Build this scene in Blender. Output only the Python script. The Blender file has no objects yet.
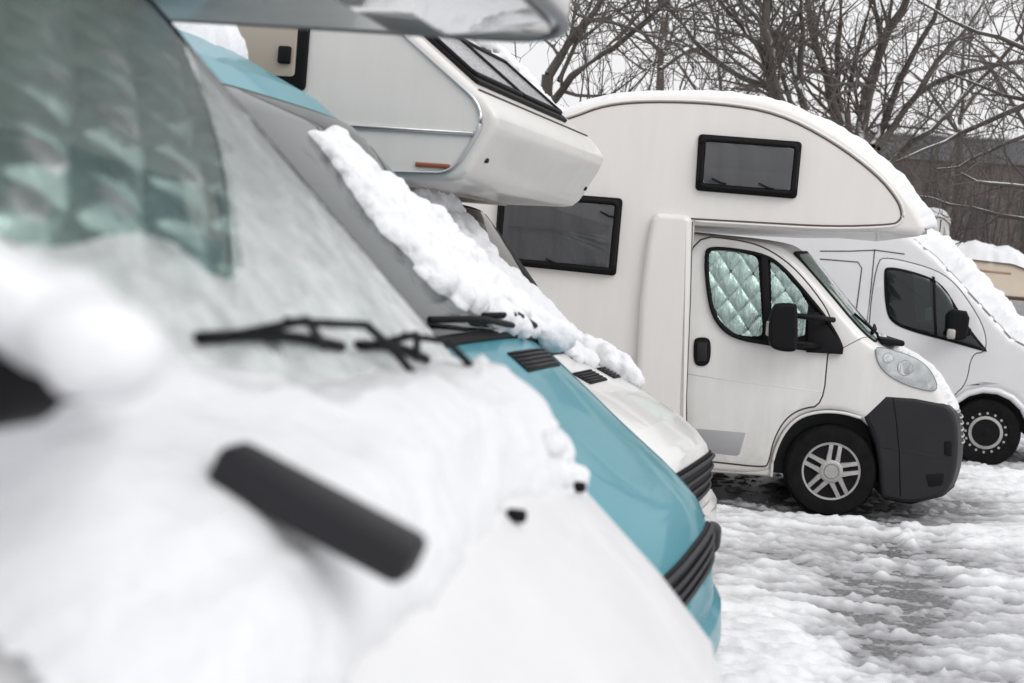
import bpy, bmesh, math, random
import numpy as np
from mathutils import Vector, Matrix, noise
random.seed(7)
SC = bpy.context.scene; COL = SC.collection
R_ = math.radians

# ---------------------------------------------------------------- camera
F = 1422.; H = 1.74; PHI = .085; P = math.atan((341.5-255)/F)
cd = bpy.data.cameras.new('camera'); cam = bpy.data.objects.new('camera', cd); COL.objects.link(cam)
r0 = Vector((1,0,0)); u0 = Vector((0, math.sin(P), math.cos(P))); fw = Vector((0, math.cos(P), -math.sin(P)))
rr = r0*math.cos(PHI)+u0*math.sin(PHI); uu = u0*math.cos(PHI)-r0*math.sin(PHI)
m = Matrix((rr, uu, -fw)).transposed().to_4x4(); m.translation = (0, 0, H)
cam.matrix_world = m
cd.sensor_width = 36; cd.lens = F/1024*36; cd.clip_start = .05; cd.clip_end = 2000
cd.dof.use_dof = True; cd.dof.focus_distance = 9.8; cd.dof.aperture_fstop = 50/17.; cd.dof.aperture_blades = 0
SC.camera = cam

# ---------------------------------------------------------------- world and sun (overcast)
W = bpy.data.worlds.new('World'); SC.world = W; W.use_nodes = True
nt = W.node_tree; N = nt.nodes; LK = nt.links; bg = N['Background']
sky = N.new('ShaderNodeTexSky'); sky.sky_type = 'NISHITA'; sky.sun_disc = False
sky.sun_elevation = R_(42); sky.sun_rotation = R_(138); sky.air_density = 1; sky.dust_density = 4
hs = N.new('ShaderNodeHueSaturation'); hs.inputs['Saturation'].default_value = .0
LK.new(sky.outputs[0], hs.inputs['Color'])
tc = N.new('ShaderNodeTexCoord'); sx = N.new('ShaderNodeSeparateXYZ'); LK.new(tc.outputs['Generated'], sx.inputs[0])
mr = N.new('ShaderNodeMapRange'); mr.inputs[1].default_value = 0; mr.inputs[2].default_value = 1
mr.inputs[3].default_value = 7.6; mr.inputs[4].default_value = 11.5; LK.new(sx.outputs[2], mr.inputs[0])
nz = N.new('ShaderNodeTexNoise'); nz.inputs['Scale'].default_value = 3; nz.inputs['Detail'].default_value = 4
LK.new(tc.outputs['Generated'], nz.inputs['Vector'])
mu = N.new('ShaderNodeMath'); mu.operation = 'MULTIPLY_ADD'; mu.inputs[1].default_value = 1.2; mu.inputs[2].default_value = -.6
LK.new(nz.outputs[0], mu.inputs[0])
ad = N.new('ShaderNodeMath'); ad.operation = 'ADD'; LK.new(mu.outputs[0], ad.inputs[0]); LK.new(mr.outputs[0], ad.inputs[1])
cmb = N.new('ShaderNodeCombineColor'); 
for i in range(3): LK.new(ad.outputs[0], cmb.inputs[i])
tint = N.new('ShaderNodeMix'); tint.data_type = 'RGBA'; tint.blend_type = 'MULTIPLY'; tint.inputs[0].default_value = 1
LK.new(cmb.outputs[0], tint.inputs[6]); tint.inputs[7].default_value = (.985, .985, 1.0, 1)
mx = N.new('ShaderNodeMix'); mx.data_type = 'RGBA'; mx.inputs[0].default_value = .85   # mostly cloud, a little clear sky light
LK.new(hs.outputs[0], mx.inputs[6]); LK.new(tint.outputs[2], mx.inputs[7])
LK.new(mx.outputs[2], bg.inputs[0]); bg.inputs[1].default_value = .10
sl = bpy.data.lights.new('sun', 'SUN'); sl.energy = .75; sl.angle = R_(30); sl.color = (1, .985, .96)
so = bpy.data.objects.new('sun', sl); COL.objects.link(so)
so.rotation_euler = (R_(48), 0, R_(42))
SC.view_settings.view_transform = 'Standard'; SC.view_settings.look = 'None'
SC.view_settings.exposure = .32; SC.view_settings.gamma = 1
SC.render.engine = 'CYCLES'; SC.cycles.max_bounces = 8; SC.cycles.transparent_max_bounces = 12

# ---------------------------------------------------------------- materials
MT = {}
def mat(name, col, rough=.5, metal=0, coat=0, var=0, vscale=3, vcol=None, bump=0, bscale=40, stretch=None, spec=.5, sss=0, emit=None, coatr=.06):
    if name in MT: return MT[name]
    M = bpy.data.materials.new(name); M.use_nodes = True; t = M.node_tree; b = t.nodes['Principled BSDF']
    b.inputs['Base Color'].default_value = (*col, 1); b.inputs['Roughness'].default_value = rough
    b.inputs['Metallic'].default_value = metal; b.inputs['Coat Weight'].default_value = coat; b.inputs['Coat Roughness'].default_value = coatr
    b.inputs['Specular IOR Level'].default_value = spec
    if sss: b.inputs['Subsurface Weight'].default_value = sss; b.inputs['Subsurface Radius'].default_value = (.04,.045,.05); b.inputs['Subsurface Scale'].default_value = .5
    co = t.nodes.new('ShaderNodeTexCoord'); mp = t.nodes.new('ShaderNodeMapping'); t.links.new(co.outputs['Object'], mp.inputs[0])
    if stretch: mp.inputs['Scale'].default_value = stretch
    if var:
        n = t.nodes.new('ShaderNodeTexNoise'); n.inputs['Scale'].default_value = vscale; n.inputs['Detail'].default_value = 8; n.inputs['Roughness'].default_value = .65
        t.links.new(mp.outputs[0], n.inputs['Vector'])
        cr = t.nodes.new('ShaderNodeValToRGB'); cr.color_ramp.elements[0].position = .35; cr.color_ramp.elements[1].position = .68
        cr.color_ramp.elements[0].color = (*(vcol or [c*(1-var) for c in col]), 1); cr.color_ramp.elements[1].color = (*col, 1)
        t.links.new(n.outputs[0], cr.inputs[0]); t.links.new(cr.outputs[0], b.inputs['Base Color'])
    if bump:
        n = t.nodes.new('ShaderNodeTexNoise'); n.inputs['Scale'].default_value = bscale; n.inputs['Detail'].default_value = 6
        t.links.new(mp.outputs[0], n.inputs['Vector'])
        bp = t.nodes.new('ShaderNodeBump'); bp.inputs['Strength'].default_value = bump; bp.inputs['Distance'].default_value = .01
        t.links.new(n.outputs[0], bp.inputs['Height']); t.links.new(bp.outputs[0], b.inputs['Normal'])
    MT[name] = M; return M
def glassmat(name, tint, refl=1.0, rough=.02):
    M = bpy.data.materials.new(name); M.use_nodes = True; t = M.node_tree; nn = t.nodes; nn.remove(nn['Principled BSDF'])
    tr = nn.new('ShaderNodeBsdfTransparent'); tr.inputs[0].default_value = (*tint, 1)
    gl = nn.new('ShaderNodeBsdfGlossy'); gl.inputs['Roughness'].default_value = rough; gl.inputs[0].default_value = (refl,)*3+(1,)
    fr = nn.new('ShaderNodeFresnel'); ge = nn.new('ShaderNodeNewGeometry'); io = nn.new('ShaderNodeMapRange')
    io.inputs[3].default_value = 1.5; io.inputs[4].default_value = 1/1.5; t.links.new(ge.outputs['Backfacing'], io.inputs[0]); t.links.new(io.outputs[0], fr.inputs[0])
    ms = nn.new('ShaderNodeMixShader'); t.links.new(fr.outputs[0], ms.inputs[0]); t.links.new(tr.outputs[0], ms.inputs[1]); t.links.new(gl.outputs[0], ms.inputs[2])
    t.links.new(ms.outputs[0], nn['Material Output'].inputs[0]); MT[name] = M; return M
white = mat('white_paint', (.70,.695,.685), .32, coat=.6, var=.05, vscale=4)
whitedirty = mat('white_paint_streaked', (.75,.74,.725), .35, coat=.3, var=.12, vscale=3, vcol=(.68,.665,.645), stretch=(2.2,2.2,.35))
gel = mat('cream_gelcoat', (.73,.71,.685), .38, coat=.3, var=.1, vscale=2.5, vcol=(.70,.675,.645), stretch=(3,3,.4), bump=.03, bscale=6)
gelw = mat('grey_white_gelcoat', (.67,.65,.625), .36, coat=.3, var=.1, vscale=3, vcol=(.635,.615,.59), stretch=(3,3,.5))
beige = mat('beige_gelcoat', (.62,.53,.43), .45, var=.1, vscale=4)
teal = mat('teal_paint', (.036,.25,.315), .34, coat=.3, spec=.4, var=.10, vscale=6, vcol=(.045,.235,.29))
black = mat('black_plastic', (.006,.006,.007), .6, spec=.15, bump=.05, bscale=200)
bump_m = mat('charcoal_plastic', (.017,.017,.021), .5, spec=.3, var=.2, vscale=5, bump=.05, bscale=150)
rubber = mat('rubber', (.007,.007,.007), .9, spec=.1, bump=.2, bscale=60, var=.5, vcol=(.013,.013,.014), vscale=9)
seamm = mat('seam', (.05,.035,.03), .7)
darkin = mat('dark_interior', (.02,.021,.022), .7)
greytrim = mat('grey_trim', (.22,.22,.225), .4, metal=.3)
alu = mat('brushed_aluminium', (.55,.55,.56), .35, metal=.9)
hubm = mat('silver_hubcap', (.46,.45,.44), .42, metal=.35, var=.25, vscale=12)
patchm = mat('grey_patch', (.36,.36,.37), .45, metal=.2, var=.1)
orange = mat('amber_reflector', (.25,.07,.035), .35, coat=.5)
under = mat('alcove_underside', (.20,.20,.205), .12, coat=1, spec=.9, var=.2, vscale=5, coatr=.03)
snow = mat('snow', (.74,.745,.765), .65, bump=.5, bscale=55, sss=.0)
acry = glassmat('tinted_acrylic', (.66,.66,.67))
def roadspray(M):
    t = M.node_tree; b = t.nodes['Principled BSDF']; cr = [n for n in t.nodes if n.type == 'VALTORGB'][0]
    co = t.nodes.new('ShaderNodeTexCoord'); sp = t.nodes.new('ShaderNodeSeparateXYZ'); t.links.new(co.outputs['Object'], sp.inputs[0])
    a = t.nodes.new('ShaderNodeMapRange'); a.inputs[1].default_value = .85; a.inputs[2].default_value = .25; t.links.new(sp.outputs[2], a.inputs[0])
    n = t.nodes.new('ShaderNodeTexNoise'); n.inputs['Scale'].default_value = 7; n.inputs['Detail'].default_value = 9; n.inputs['Roughness'].default_value = .7; t.links.new(co.outputs['Object'], n.inputs['Vector'])
    c = t.nodes.new('ShaderNodeMath'); c.operation = 'MULTIPLY'; t.links.new(a.outputs[0], c.inputs[0]); t.links.new(n.outputs[0], c.inputs[1])
    m = t.nodes.new('ShaderNodeMix'); m.data_type = 'RGBA'; t.links.new(c.outputs[0], m.inputs[0]); t.links.new(cr.outputs[0], m.inputs[6]); m.inputs[7].default_value = (.40,.375,.34,1); t.links.new(m.outputs[2], b.inputs['Base Color'])
roadspray(whitedirty); roadspray(white)
curtain = mat('grey_curtain', (.34,.345,.35), .8)
blind = mat('beige_blind', (.42,.36,.30), .8)
silver = mat('silver_insulation', (.70,.73,.72), .26, metal=.85, var=.35, vscale=14, vcol=(.42,.48,.46), bump=1, bscale=26, stretch=(2,1,.6))
dusted = mat('white_paint_snow_dusted', (.72,.72,.73), .5, coat=.15, var=.06, vscale=5, bump=.1, bscale=60)
silverd = mat('silver_insulation_windscreen', (.86,.89,.88), .22, metal=.72, var=.3, vscale=9, vcol=(.5,.55,.54), bump=1, bscale=14, stretch=(1,2,1))
chrome = mat('chrome', (.8,.8,.8), .12, metal=1)
glass = glassmat('clear_glass', (.88,.93,.915))
lens = glassmat('lens_glass', (.95,.96,.96))
glassd = glassmat('tinted_glass', (.42,.47,.47))
glassdd = glassmat('dark_acrylic', (.45,.46,.48))
bark = mat('bark', (.095,.082,.072), .85, var=.5, vscale=2, vcol=(.055,.046,.04))
twigm = mat('twig', (.10,.085,.077), .85)

# frost: thin ice with holes
def frostmat():
    M = bpy.data.materials.new('frost'); M.use_nodes = True; t = M.node_tree; b = t.nodes['Principled BSDF']
    b.inputs['Base Color'].default_value = (.93,.935,.94,1); b.inputs['Roughness'].default_value = .55
    co = t.nodes.new('ShaderNodeTexCoord'); n = t.nodes.new('ShaderNodeTexNoise'); n.inputs['Scale'].default_value = 9; n.inputs['Detail'].default_value = 10; n.inputs['Roughness'].default_value = .75
    t.links.new(co.outputs['Object'], n.inputs['Vector'])
    r = t.nodes.new('ShaderNodeMapRange'); r.inputs[1].default_value = .35; r.inputs[2].default_value = .62; r.inputs[3].default_value = .30; r.inputs[4].default_value = .66
    t.links.new(n.outputs[0], r.inputs[0]); t.links.new(r.outputs[0], b.inputs['Alpha'])
    MT['frost'] = M; return M
frost = frostmat()

# ---------------------------------------------------------------- helpers
def ray(px, py):
    x = px-512; y = py-341.5
    return rr*x - uu*y + fw*F
class Frame:
    def __init__(s, o, yaw):
        t = R_(yaw); s.o = Vector((*o, 0)); s.h = Vector((math.cos(t), -math.sin(t), 0)); s.l = Vector((math.sin(t), math.cos(t), 0)); s.yaw = yaw
        s.M = Matrix.Translation(s.o) @ Matrix.Rotation(-t, 4, 'Z')
    def at(s, px, py, y):
        d = ray(px, py); c = Vector((0,0,H)); k = (y-(c-s.o).dot(s.l))/d.dot(s.l); q = c+d*k
        return ((q-s.o).dot(s.h), q.z)
    def pts(s, lst, y): return [s.at(a, b, y) for a, b in lst]
def at(px, py, Y):
    d = ray(px, py); k = Y/d.y; return Vector((0,0,H))+d*k
def link(name, me, m, parent=None, M=None):
    o = bpy.data.objects.new(name, me); COL.objects.link(o)
    if m: me.materials.append(m)
    if parent: o.parent = parent
    if M is not None: o.matrix_world = M
    return o
def tag(o, label=None, cat=None, group=None, kind=None):
    if label: o['label'] = label
    if cat: o['category'] = cat
    if group: o['group'] = group
    if kind: o['kind'] = kind
    return o
def root(name, fr, label, cat, group=None):
    o = bpy.data.objects.new(name, None); COL.objects.link(o); o.matrix_world = fr.M; o.empty_display_size = .3
    return tag(o, label, cat, group)
def ident(x, y, z): return (x, y, z)
def finish(bm, name, m, parent=None, M=None, warp=None, smooth=35, tri=False):
    bmesh.ops.remove_doubles(bm, verts=bm.verts, dist=1e-5)
    if warp:
        for v in bm.verts: v.co = Vector(warp(*v.co))
    bmesh.ops.recalc_face_normals(bm, faces=bm.faces)
    me = bpy.data.meshes.new(name); bm.to_mesh(me); bm.free()
    me.shade_smooth(); me.set_sharp_from_angle(angle=R_(smooth))
    o = link(name, me, m, parent, M)
    return o
def poly_inset(pts, d):
    n = len(pts); A = sum(pts[i][0]*pts[(i+1)%n][1]-pts[(i+1)%n][0]*pts[i][1] for i in range(n)); sg = 1 if A > 0 else -1
    out = []
    for i in range(n):
        p0, p1, p2 = pts[i-1], pts[i], pts[(i+1)%n]
        e1 = Vector((p1[0]-p0[0], p1[1]-p0[1])); e2 = Vector((p2[0]-p1[0], p2[1]-p1[1]))
        if e1.length < 1e-9 or e2.length < 1e-9: out.append(p1); continue
        e1.normalize(); e2.normalize(); n1 = Vector((-e1.y, e1.x))*sg; n2 = Vector((-e2.y, e2.x))*sg
        mm = n1+n2
        if mm.length < 1e-6: mm = n1
        mm.normalize(); k = 1/max(.45, mm.dot(n1)); out.append((p1[0]+mm.x*d*k, p1[1]+mm.y*d*k))
    return out
def rnd(pts, r, n=4):
    """round the corners of a polygon"""
    out = []; L = len(pts)
    for i in range(L):
        p0, p1, p2 = Vector(pts[i-1]), Vector(pts[i]), Vector(pts[(i+1)%L])
        ri = r[i] if isinstance(r, (list, tuple)) else r
        a = min(ri, (p0-p1).length*.48); b = min(ri, (p2-p1).length*.48)
        if ri <= 0: out.append(tuple(p1)); continue
        A = p1+(p0-p1).normalized()*a; B = p1+(p2-p1).normalized()*b
        for k in range(n+1):
            t = k/n; q = A*(1-t)**2+p1*2*t*(1-t)+B*t*t; out.append(tuple(q))
    return out
def cap(bm, verts, cuts):
    f = bm.faces.new(verts)
    if cuts:
        r = bmesh.ops.triangulate(bm, faces=[f]); geom = set(r['faces'])
        vs = set(v for g in geom for v in g.verts)
        for ax, lo, hi, st in cuts:
            c = lo+st
            while c < hi:
                fs = [g for g in bm.faces if g.is_valid and all(v in vs for v in g.verts) and g.tag is False and g in geom]
                es = set(e for g in fs for e in g.edges); co = Vector((0,0,0)); co[ax] = c; no = Vector((0,0,0)); no[ax] = 1
                rs = bmesh.ops.bisect_plane(bm, geom=list(fs)+list(es)+list(vs), plane_co=co, plane_no=no)
                geom = set(g for g in rs['geom'] if isinstance(g, bmesh.types.BMFace)); vs = set(v for g in geom for v in g.verts)
                c += st
    return
def solid(name, m, parent, oc, w, R=.1, os=None, warp=None, power=2.5, mid=7, nr=5, mp=None, cuts=True, y0=None, M=None, smooth=32):
    """outline in (a,b) swept over c in [-w,w] with edges rounded by R; oc centre outline, os side outline"""
    os = os or oc; mp = mp or (lambda a, b, c: (a, c, b)); bm = bmesh.new()
    st = []
    for j in range(nr+1):
        a = j/nr*math.pi/2; st.append((-w+R*(1-math.cos(a)), R*(1-math.sin(a))))
    for k in range(1, mid): st.append((-w+R+(2*w-2*R)*k/mid, 0))
    st += [(-y, i) for y, i in reversed(st[:nr+1])]
    rings = []
    for y, ins in st:
        t = (abs(y)/w)**power
        o = [(c[0]*(1-t)+s[0]*t, c[1]*(1-t)+s[1]*t) for c, s in zip(oc, os)]
        if ins > 1e-6: o = poly_inset(o, ins)
        yy = y+(y0 or 0)
        rings.append([bm.verts.new(mp(a, b, yy)) for a, b in o])
    n = len(oc)
    for A, B in zip(rings, rings[1:]):
        for i in range(n):
            bm.faces.new((A[i], A[(i+1)%n], B[(i+1)%n], B[i]))
    for rg in (rings[0], rings[-1]):
        f = bm.faces.new(rg)
        bmesh.ops.triangulate(bm, faces=[f])
    if cuts and warp is not None:
        xs = [v.co.x for v in bm.verts]; zs = [v.co.z for v in bm.verts]
        for ax, lo, hi, stp in ((0, min(xs), max(xs), .12), (2, min(zs), max(zs), .12)):
            c = lo+stp
            while c < hi:
                co = Vector((0,0,0)); co[ax] = c; no = Vector((0,0,0)); no[ax] = 1
                bmesh.ops.bisect_plane(bm, geom=bm.verts[:]+bm.edges[:]+bm.faces[:], plane_co=co, plane_no=no)
                c += stp
    o = finish(bm, name, m, parent, M, warp, smooth)
    wm = o.modifiers.new('wn', 'WEIGHTED_NORMAL'); wm.keep_sharp = True
    return o
def plate(name, m, parent, poly, mp, c0, c1, bev=.002, warp=None, cut=None, M=None, smooth=35):
    """thin panel: polygon in (a,b), from height c0 to c1 along the surface normal of the map mp(a,b,c)"""
    bm = bmesh.new(); bev = min(bev, abs(c1-c0)*.9)
    def V(pp, c):
        return [bm.verts.new((a, b, c)) for a, b in pp]
    r0_ = V(poly, c0); r1 = V(poly, c1-bev); r2 = V(poly_inset(poly, bev*.3), c1-bev*.3); r3 = V(poly_inset(poly, bev), c1); n = len(poly)
    for A, B in ((r0_, r1), (r1, r2), (r2, r3)):
        for i in range(n): bm.faces.new((A[i], A[(i+1)%n], B[(i+1)%n], B[i]))
    for q in (r0_, r3):
        f = bm.faces.new(q); bmesh.ops.triangulate(bm, faces=[f])
    if cut:
        for ax in (0, 1):
            vs = [p[ax] for p in poly]; c = min(vs)+cut
            while c < max(vs):
                co = Vector((0,0,0)); co[ax] = c; no = Vector((0,0,0)); no[ax] = 1
                bmesh.ops.bisect_plane(bm, geom=bm.verts[:]+bm.edges[:]+bm.faces[:], plane_co=co, plane_no=no); c += cut
    bmesh.ops.remove_doubles(bm, verts=bm.verts, dist=1e-5)
    for v in bm.verts: v.co = Vector(mp(*v.co))
    return finish(bm, name, m, parent, M, warp, smooth)
def field(name, m, parent, a0, a1, b0, b1, na, nb, mp, fn, warp=None, M=None, cull=-.5, inside=None):
    """height field on a surface map"""
    bm = bmesh.new(); g = []; hh = []
    for i in range(na+1):
        row = []; hr = []
        for j in range(nb+1):
            a = a0+(a1-a0)*i/na; b = b0+(b1-b0)*j/nb; h = fn(a, b); row.append(bm.verts.new(mp(a, b, h))); hr.append(h)
        g.append(row); hh.append(hr)
    for i in range(na):
        for j in range(nb):
            if max(hh[i][j], hh[i+1][j], hh[i][j+1], hh[i+1][j+1]) > cull:
                if inside and not inside(a0+(a1-a0)*(i+.5)/na, b0+(b1-b0)*(j+.5)/nb): continue
                bm.faces.new((g[i][j], g[i+1][j], g[i+1][j+1], g[i][j+1]))
    for v in [v for v in bm.verts if not v.link_faces]: bm.verts.remove(v)
    if warp:
        for v in bm.verts: v.co = Vector(warp(*v.co))
    me = bpy.data.meshes.new(name); bmesh.ops.recalc_face_normals(bm, faces=bm.faces); bm.to_mesh(me); bm.free(); me.shade_smooth()
    return link(name, me, m, parent, M)
def chaikin(pts, it=2, closed=False):
    pts = [tuple(p) for p in pts]
    for _ in range(it):
        out = []; n = len(pts); rg = range(n if closed else n-1)
        if not closed: out.append(pts[0])
        for i in rg:
            a, b = pts[i], pts[(i+1) % n]
            out.append(tuple(u*.75+v*.25 for u, v in zip(a, b))); out.append(tuple(u*.25+v*.75 for u, v in zip(a, b)))
        if not closed: out.append(pts[-1])
        pts = out
    return pts
def tubes1(name, m, parent, paths, *a, **k):
    return [tubes(name, m, parent, [p], *a, **k) for p in paths]
def inpoly(p, poly):
    x, y = p; c = False; n = len(poly); j = n-1
    for i in range(n):
        xi, yi = poly[i]; xj, yj = poly[j]
        if (yi > y) != (yj > y) and x < (xj-xi)*(y-yi)/(yj-yi)+xi: c = not c
        j = i
    return c
def sdf(p, poly):
    x, y = p; best = 1e9; n = len(poly)
    for i in range(n):
        ax, ay = poly[i]; bx, by = poly[(i+1)%n]; dx, dy = bx-ax, by-ay; L2 = dx*dx+dy*dy or 1e-9
        t = max(0, min(1, ((x-ax)*dx+(y-ay)*dy)/L2)); best = min(best, math.hypot(x-ax-t*dx, y-ay-t*dy))
    return best if inpoly(p, poly) else -best
def tube(bm, path, r, n=6, closed=False, rs=None, capends=True):
    path = [Vector(p) for p in path]; L = len(path); rings = []; up = Vector((0,0,1))
    for i, p in enumerate(path):
        a = path[(i-1) % L] if (closed or i > 0) else p; b = path[(i+1) % L] if (closed or i < L-1) else p
        t = (b-a)
        if t.length < 1e-9: t = Vector((1,0,0))
        t.normalize(); s = t.cross(up)
        if s.length < .05: s = t.cross(Vector((0,1,0)))
        s.normalize(); q = s.cross(t); ri = rs[i] if rs else r
        rings.append([bm.verts.new(p+(s*math.cos(2*math.pi*k/n)+q*math.sin(2*math.pi*k/n))*ri) for k in range(n)])
    rng = range(L if closed else L-1)
    for i in rng:
        A = rings[i]; B = rings[(i+1) % L]
        for k in range(n): bm.faces.new((A[k], A[(k+1)%n], B[(k+1)%n], B[k]))
    if not closed and capends:
        bm.faces.new(rings[0]); bm.faces.new(list(reversed(rings[-1])))
def tubes(name, m, parent, paths, r, n=6, closed=False, warp=None, M=None):
    bm = bmesh.new()
    for p in paths:
        if warp: p = [warp(*q) for q in p]
        tube(bm, p, r, n, closed)
    me = bpy.data.meshes.new(name); bmesh.ops.recalc_face_normals(bm, faces=bm.faces); bm.to_mesh(me); bm.free(); me.shade_smooth(); return link(name, me, m, parent, M)
def rbox(name, m, parent, lo, hi, r=.02, seg=3, rot=None, warp=None, M=None, shear=None):
    bm = bmesh.new(); bmesh.ops.create_cube(bm, size=1); lo = Vector(lo); hi = Vector(hi); c = (lo+hi)/2; s = hi-lo
    for v in bm.verts: v.co = Vector((v.co.x*s.x, v.co.y*s.y, v.co.z*s.z))
    bmesh.ops.bevel(bm, geom=bm.edges[:], offset=min(r, min(s)*.49), segments=seg, affect='EDGES', profile=.5)
    for v in bm.verts:
        if shear: v.co = Vector(shear(*v.co))
        if rot: v.co = rot @ v.co
        v.co += c
    return finish(bm, name, m, parent, M, warp, 40)
def lathe(bm, prof, c, n=40):
    """prof (r, y) around the y axis"""
    rings = []
    for r, y in prof:
        rings.append([bm.verts.new((c[0]+r*math.cos(2*math.pi*k/n), c[1]+y, c[2]+r*math.sin(2*math.pi*k/n))) for k in range(n)])
    for A, B in zip(rings, rings[1:]):
        for k in range(n): bm.faces.new((A[k], A[(k+1)%n], B[(k+1)%n], B[k]))
    return rings
def lathe_obj(name, m, parent, prof, c, n=40, closed=False):
    bm = bmesh.new(); r = lathe(bm, prof, c, n)
    if not closed:
        for q in (r[0], r[-1]): 
            try: bm.faces.new(q)
            except Exception: pass
    return finish(bm, name, m, parent, smooth=40)
def clumps(name, balls, M, label, voxel=.014, disp=.02, dsize=.06, m=None):
    """heaped snow: spheres fused into one lumpy surface"""
    bm = bmesh.new()
    for (x, y, z, r, *q) in balls:
        s = q[0] if q else (1,1,1)
        t = Matrix.Translation((x, y, z)) @ Matrix.Rotation(random.random()*6, 4, 'Z') @ Matrix.Diagonal((r*s[0], r*s[1], r*s[2], 1))
        bmesh.ops.create_icosphere(bm, subdivisions=2, radius=1, matrix=t)
    me = bpy.data.meshes.new(name); bm.to_mesh(me); bm.free(); o = link(name, me, m or snow, None, M)
    rm = o.modifiers.new('fuse', 'REMESH'); rm.mode = 'VOXEL'; rm.voxel_size = voxel; rm.use_smooth_shade = True
    sm = o.modifiers.new('soft', 'SMOOTH'); sm.factor = .5; sm.iterations = 4
    for k, (sz, st) in enumerate(((dsize, disp), (dsize*.35, disp*.55))):
        tx = bpy.data.textures.new('clumps', 'CLOUDS'); tx.noise_scale = sz; tx.noise_depth = 3
        d = o.modifiers.new('lumps', 'DISPLACE'); d.texture = tx; d.strength = st; d.mid_level = .5
    tag(o, label, 'snow', kind='stuff'); return o
def fb(x, y, z=0, o=4): return noise.fractal(Vector((x, y, z)), 1.0, 2.0, o)

def side(w, sg=-1):
    return lambda a, b, c: (a, sg*(w+c), b)
def offset_out(poly, d): return poly_inset(poly, -d)
class Path:
    """open path in (x,z); maps (s, y, c) to a surface point raised c along its outward normal; optional side path"""
    def __init__(s, pc, ps=None, w=1, power=2.5):
        s.pc = [Vector(p) for p in pc]; s.ps = [Vector(p) for p in (ps or pc)]; s.w = w; s.p = power
        s.d = [0]
        for a, b in zip(s.pc, s.pc[1:]): s.d.append(s.d[-1]+(b-a).length)
        s.L = s.d[-1]
    def __call__(s, a, y, c):
        t = min(1.05, abs(y)/s.w)**s.p; i = 0
        a_ = max(0, min(s.L, a))
        while i < len(s.d)-2 and a_ > s.d[i+1]: i += 1
        k = (a-s.d[i])/(s.d[i+1]-s.d[i])
        P0 = s.pc[i]*(1-t)+s.ps[i]*t; P1 = s.pc[i+1]*(1-t)+s.ps[i+1]*t; p = P0.lerp(P1, k)
        def nrm(j):
            j = max(0, min(len(s.pc)-2, j)); e = (s.pc[j+1]-s.pc[j]).normalized(); return Vector((-e.y, e.x))
        kk = max(0, min(1, k)); n = (nrm(i-1)*(.5-kk) + nrm(i)*(.5+kk)) if kk < .5 else (nrm(i)*(1.5-kk)+nrm(i+1)*(kk-.5))
        n.normalize()
        if n.y < 0: n = -n
        if abs(n.y) < .05 and n.x < 0: n = -n
        return (p.x+n.x*c, y, p.y+n.y*c)
def rect(a0, a1, b0, b1, r=.03, n=4): return rnd([(a0,b0),(a1,b0),(a1,b1),(a0,b1)], r, n)

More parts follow.
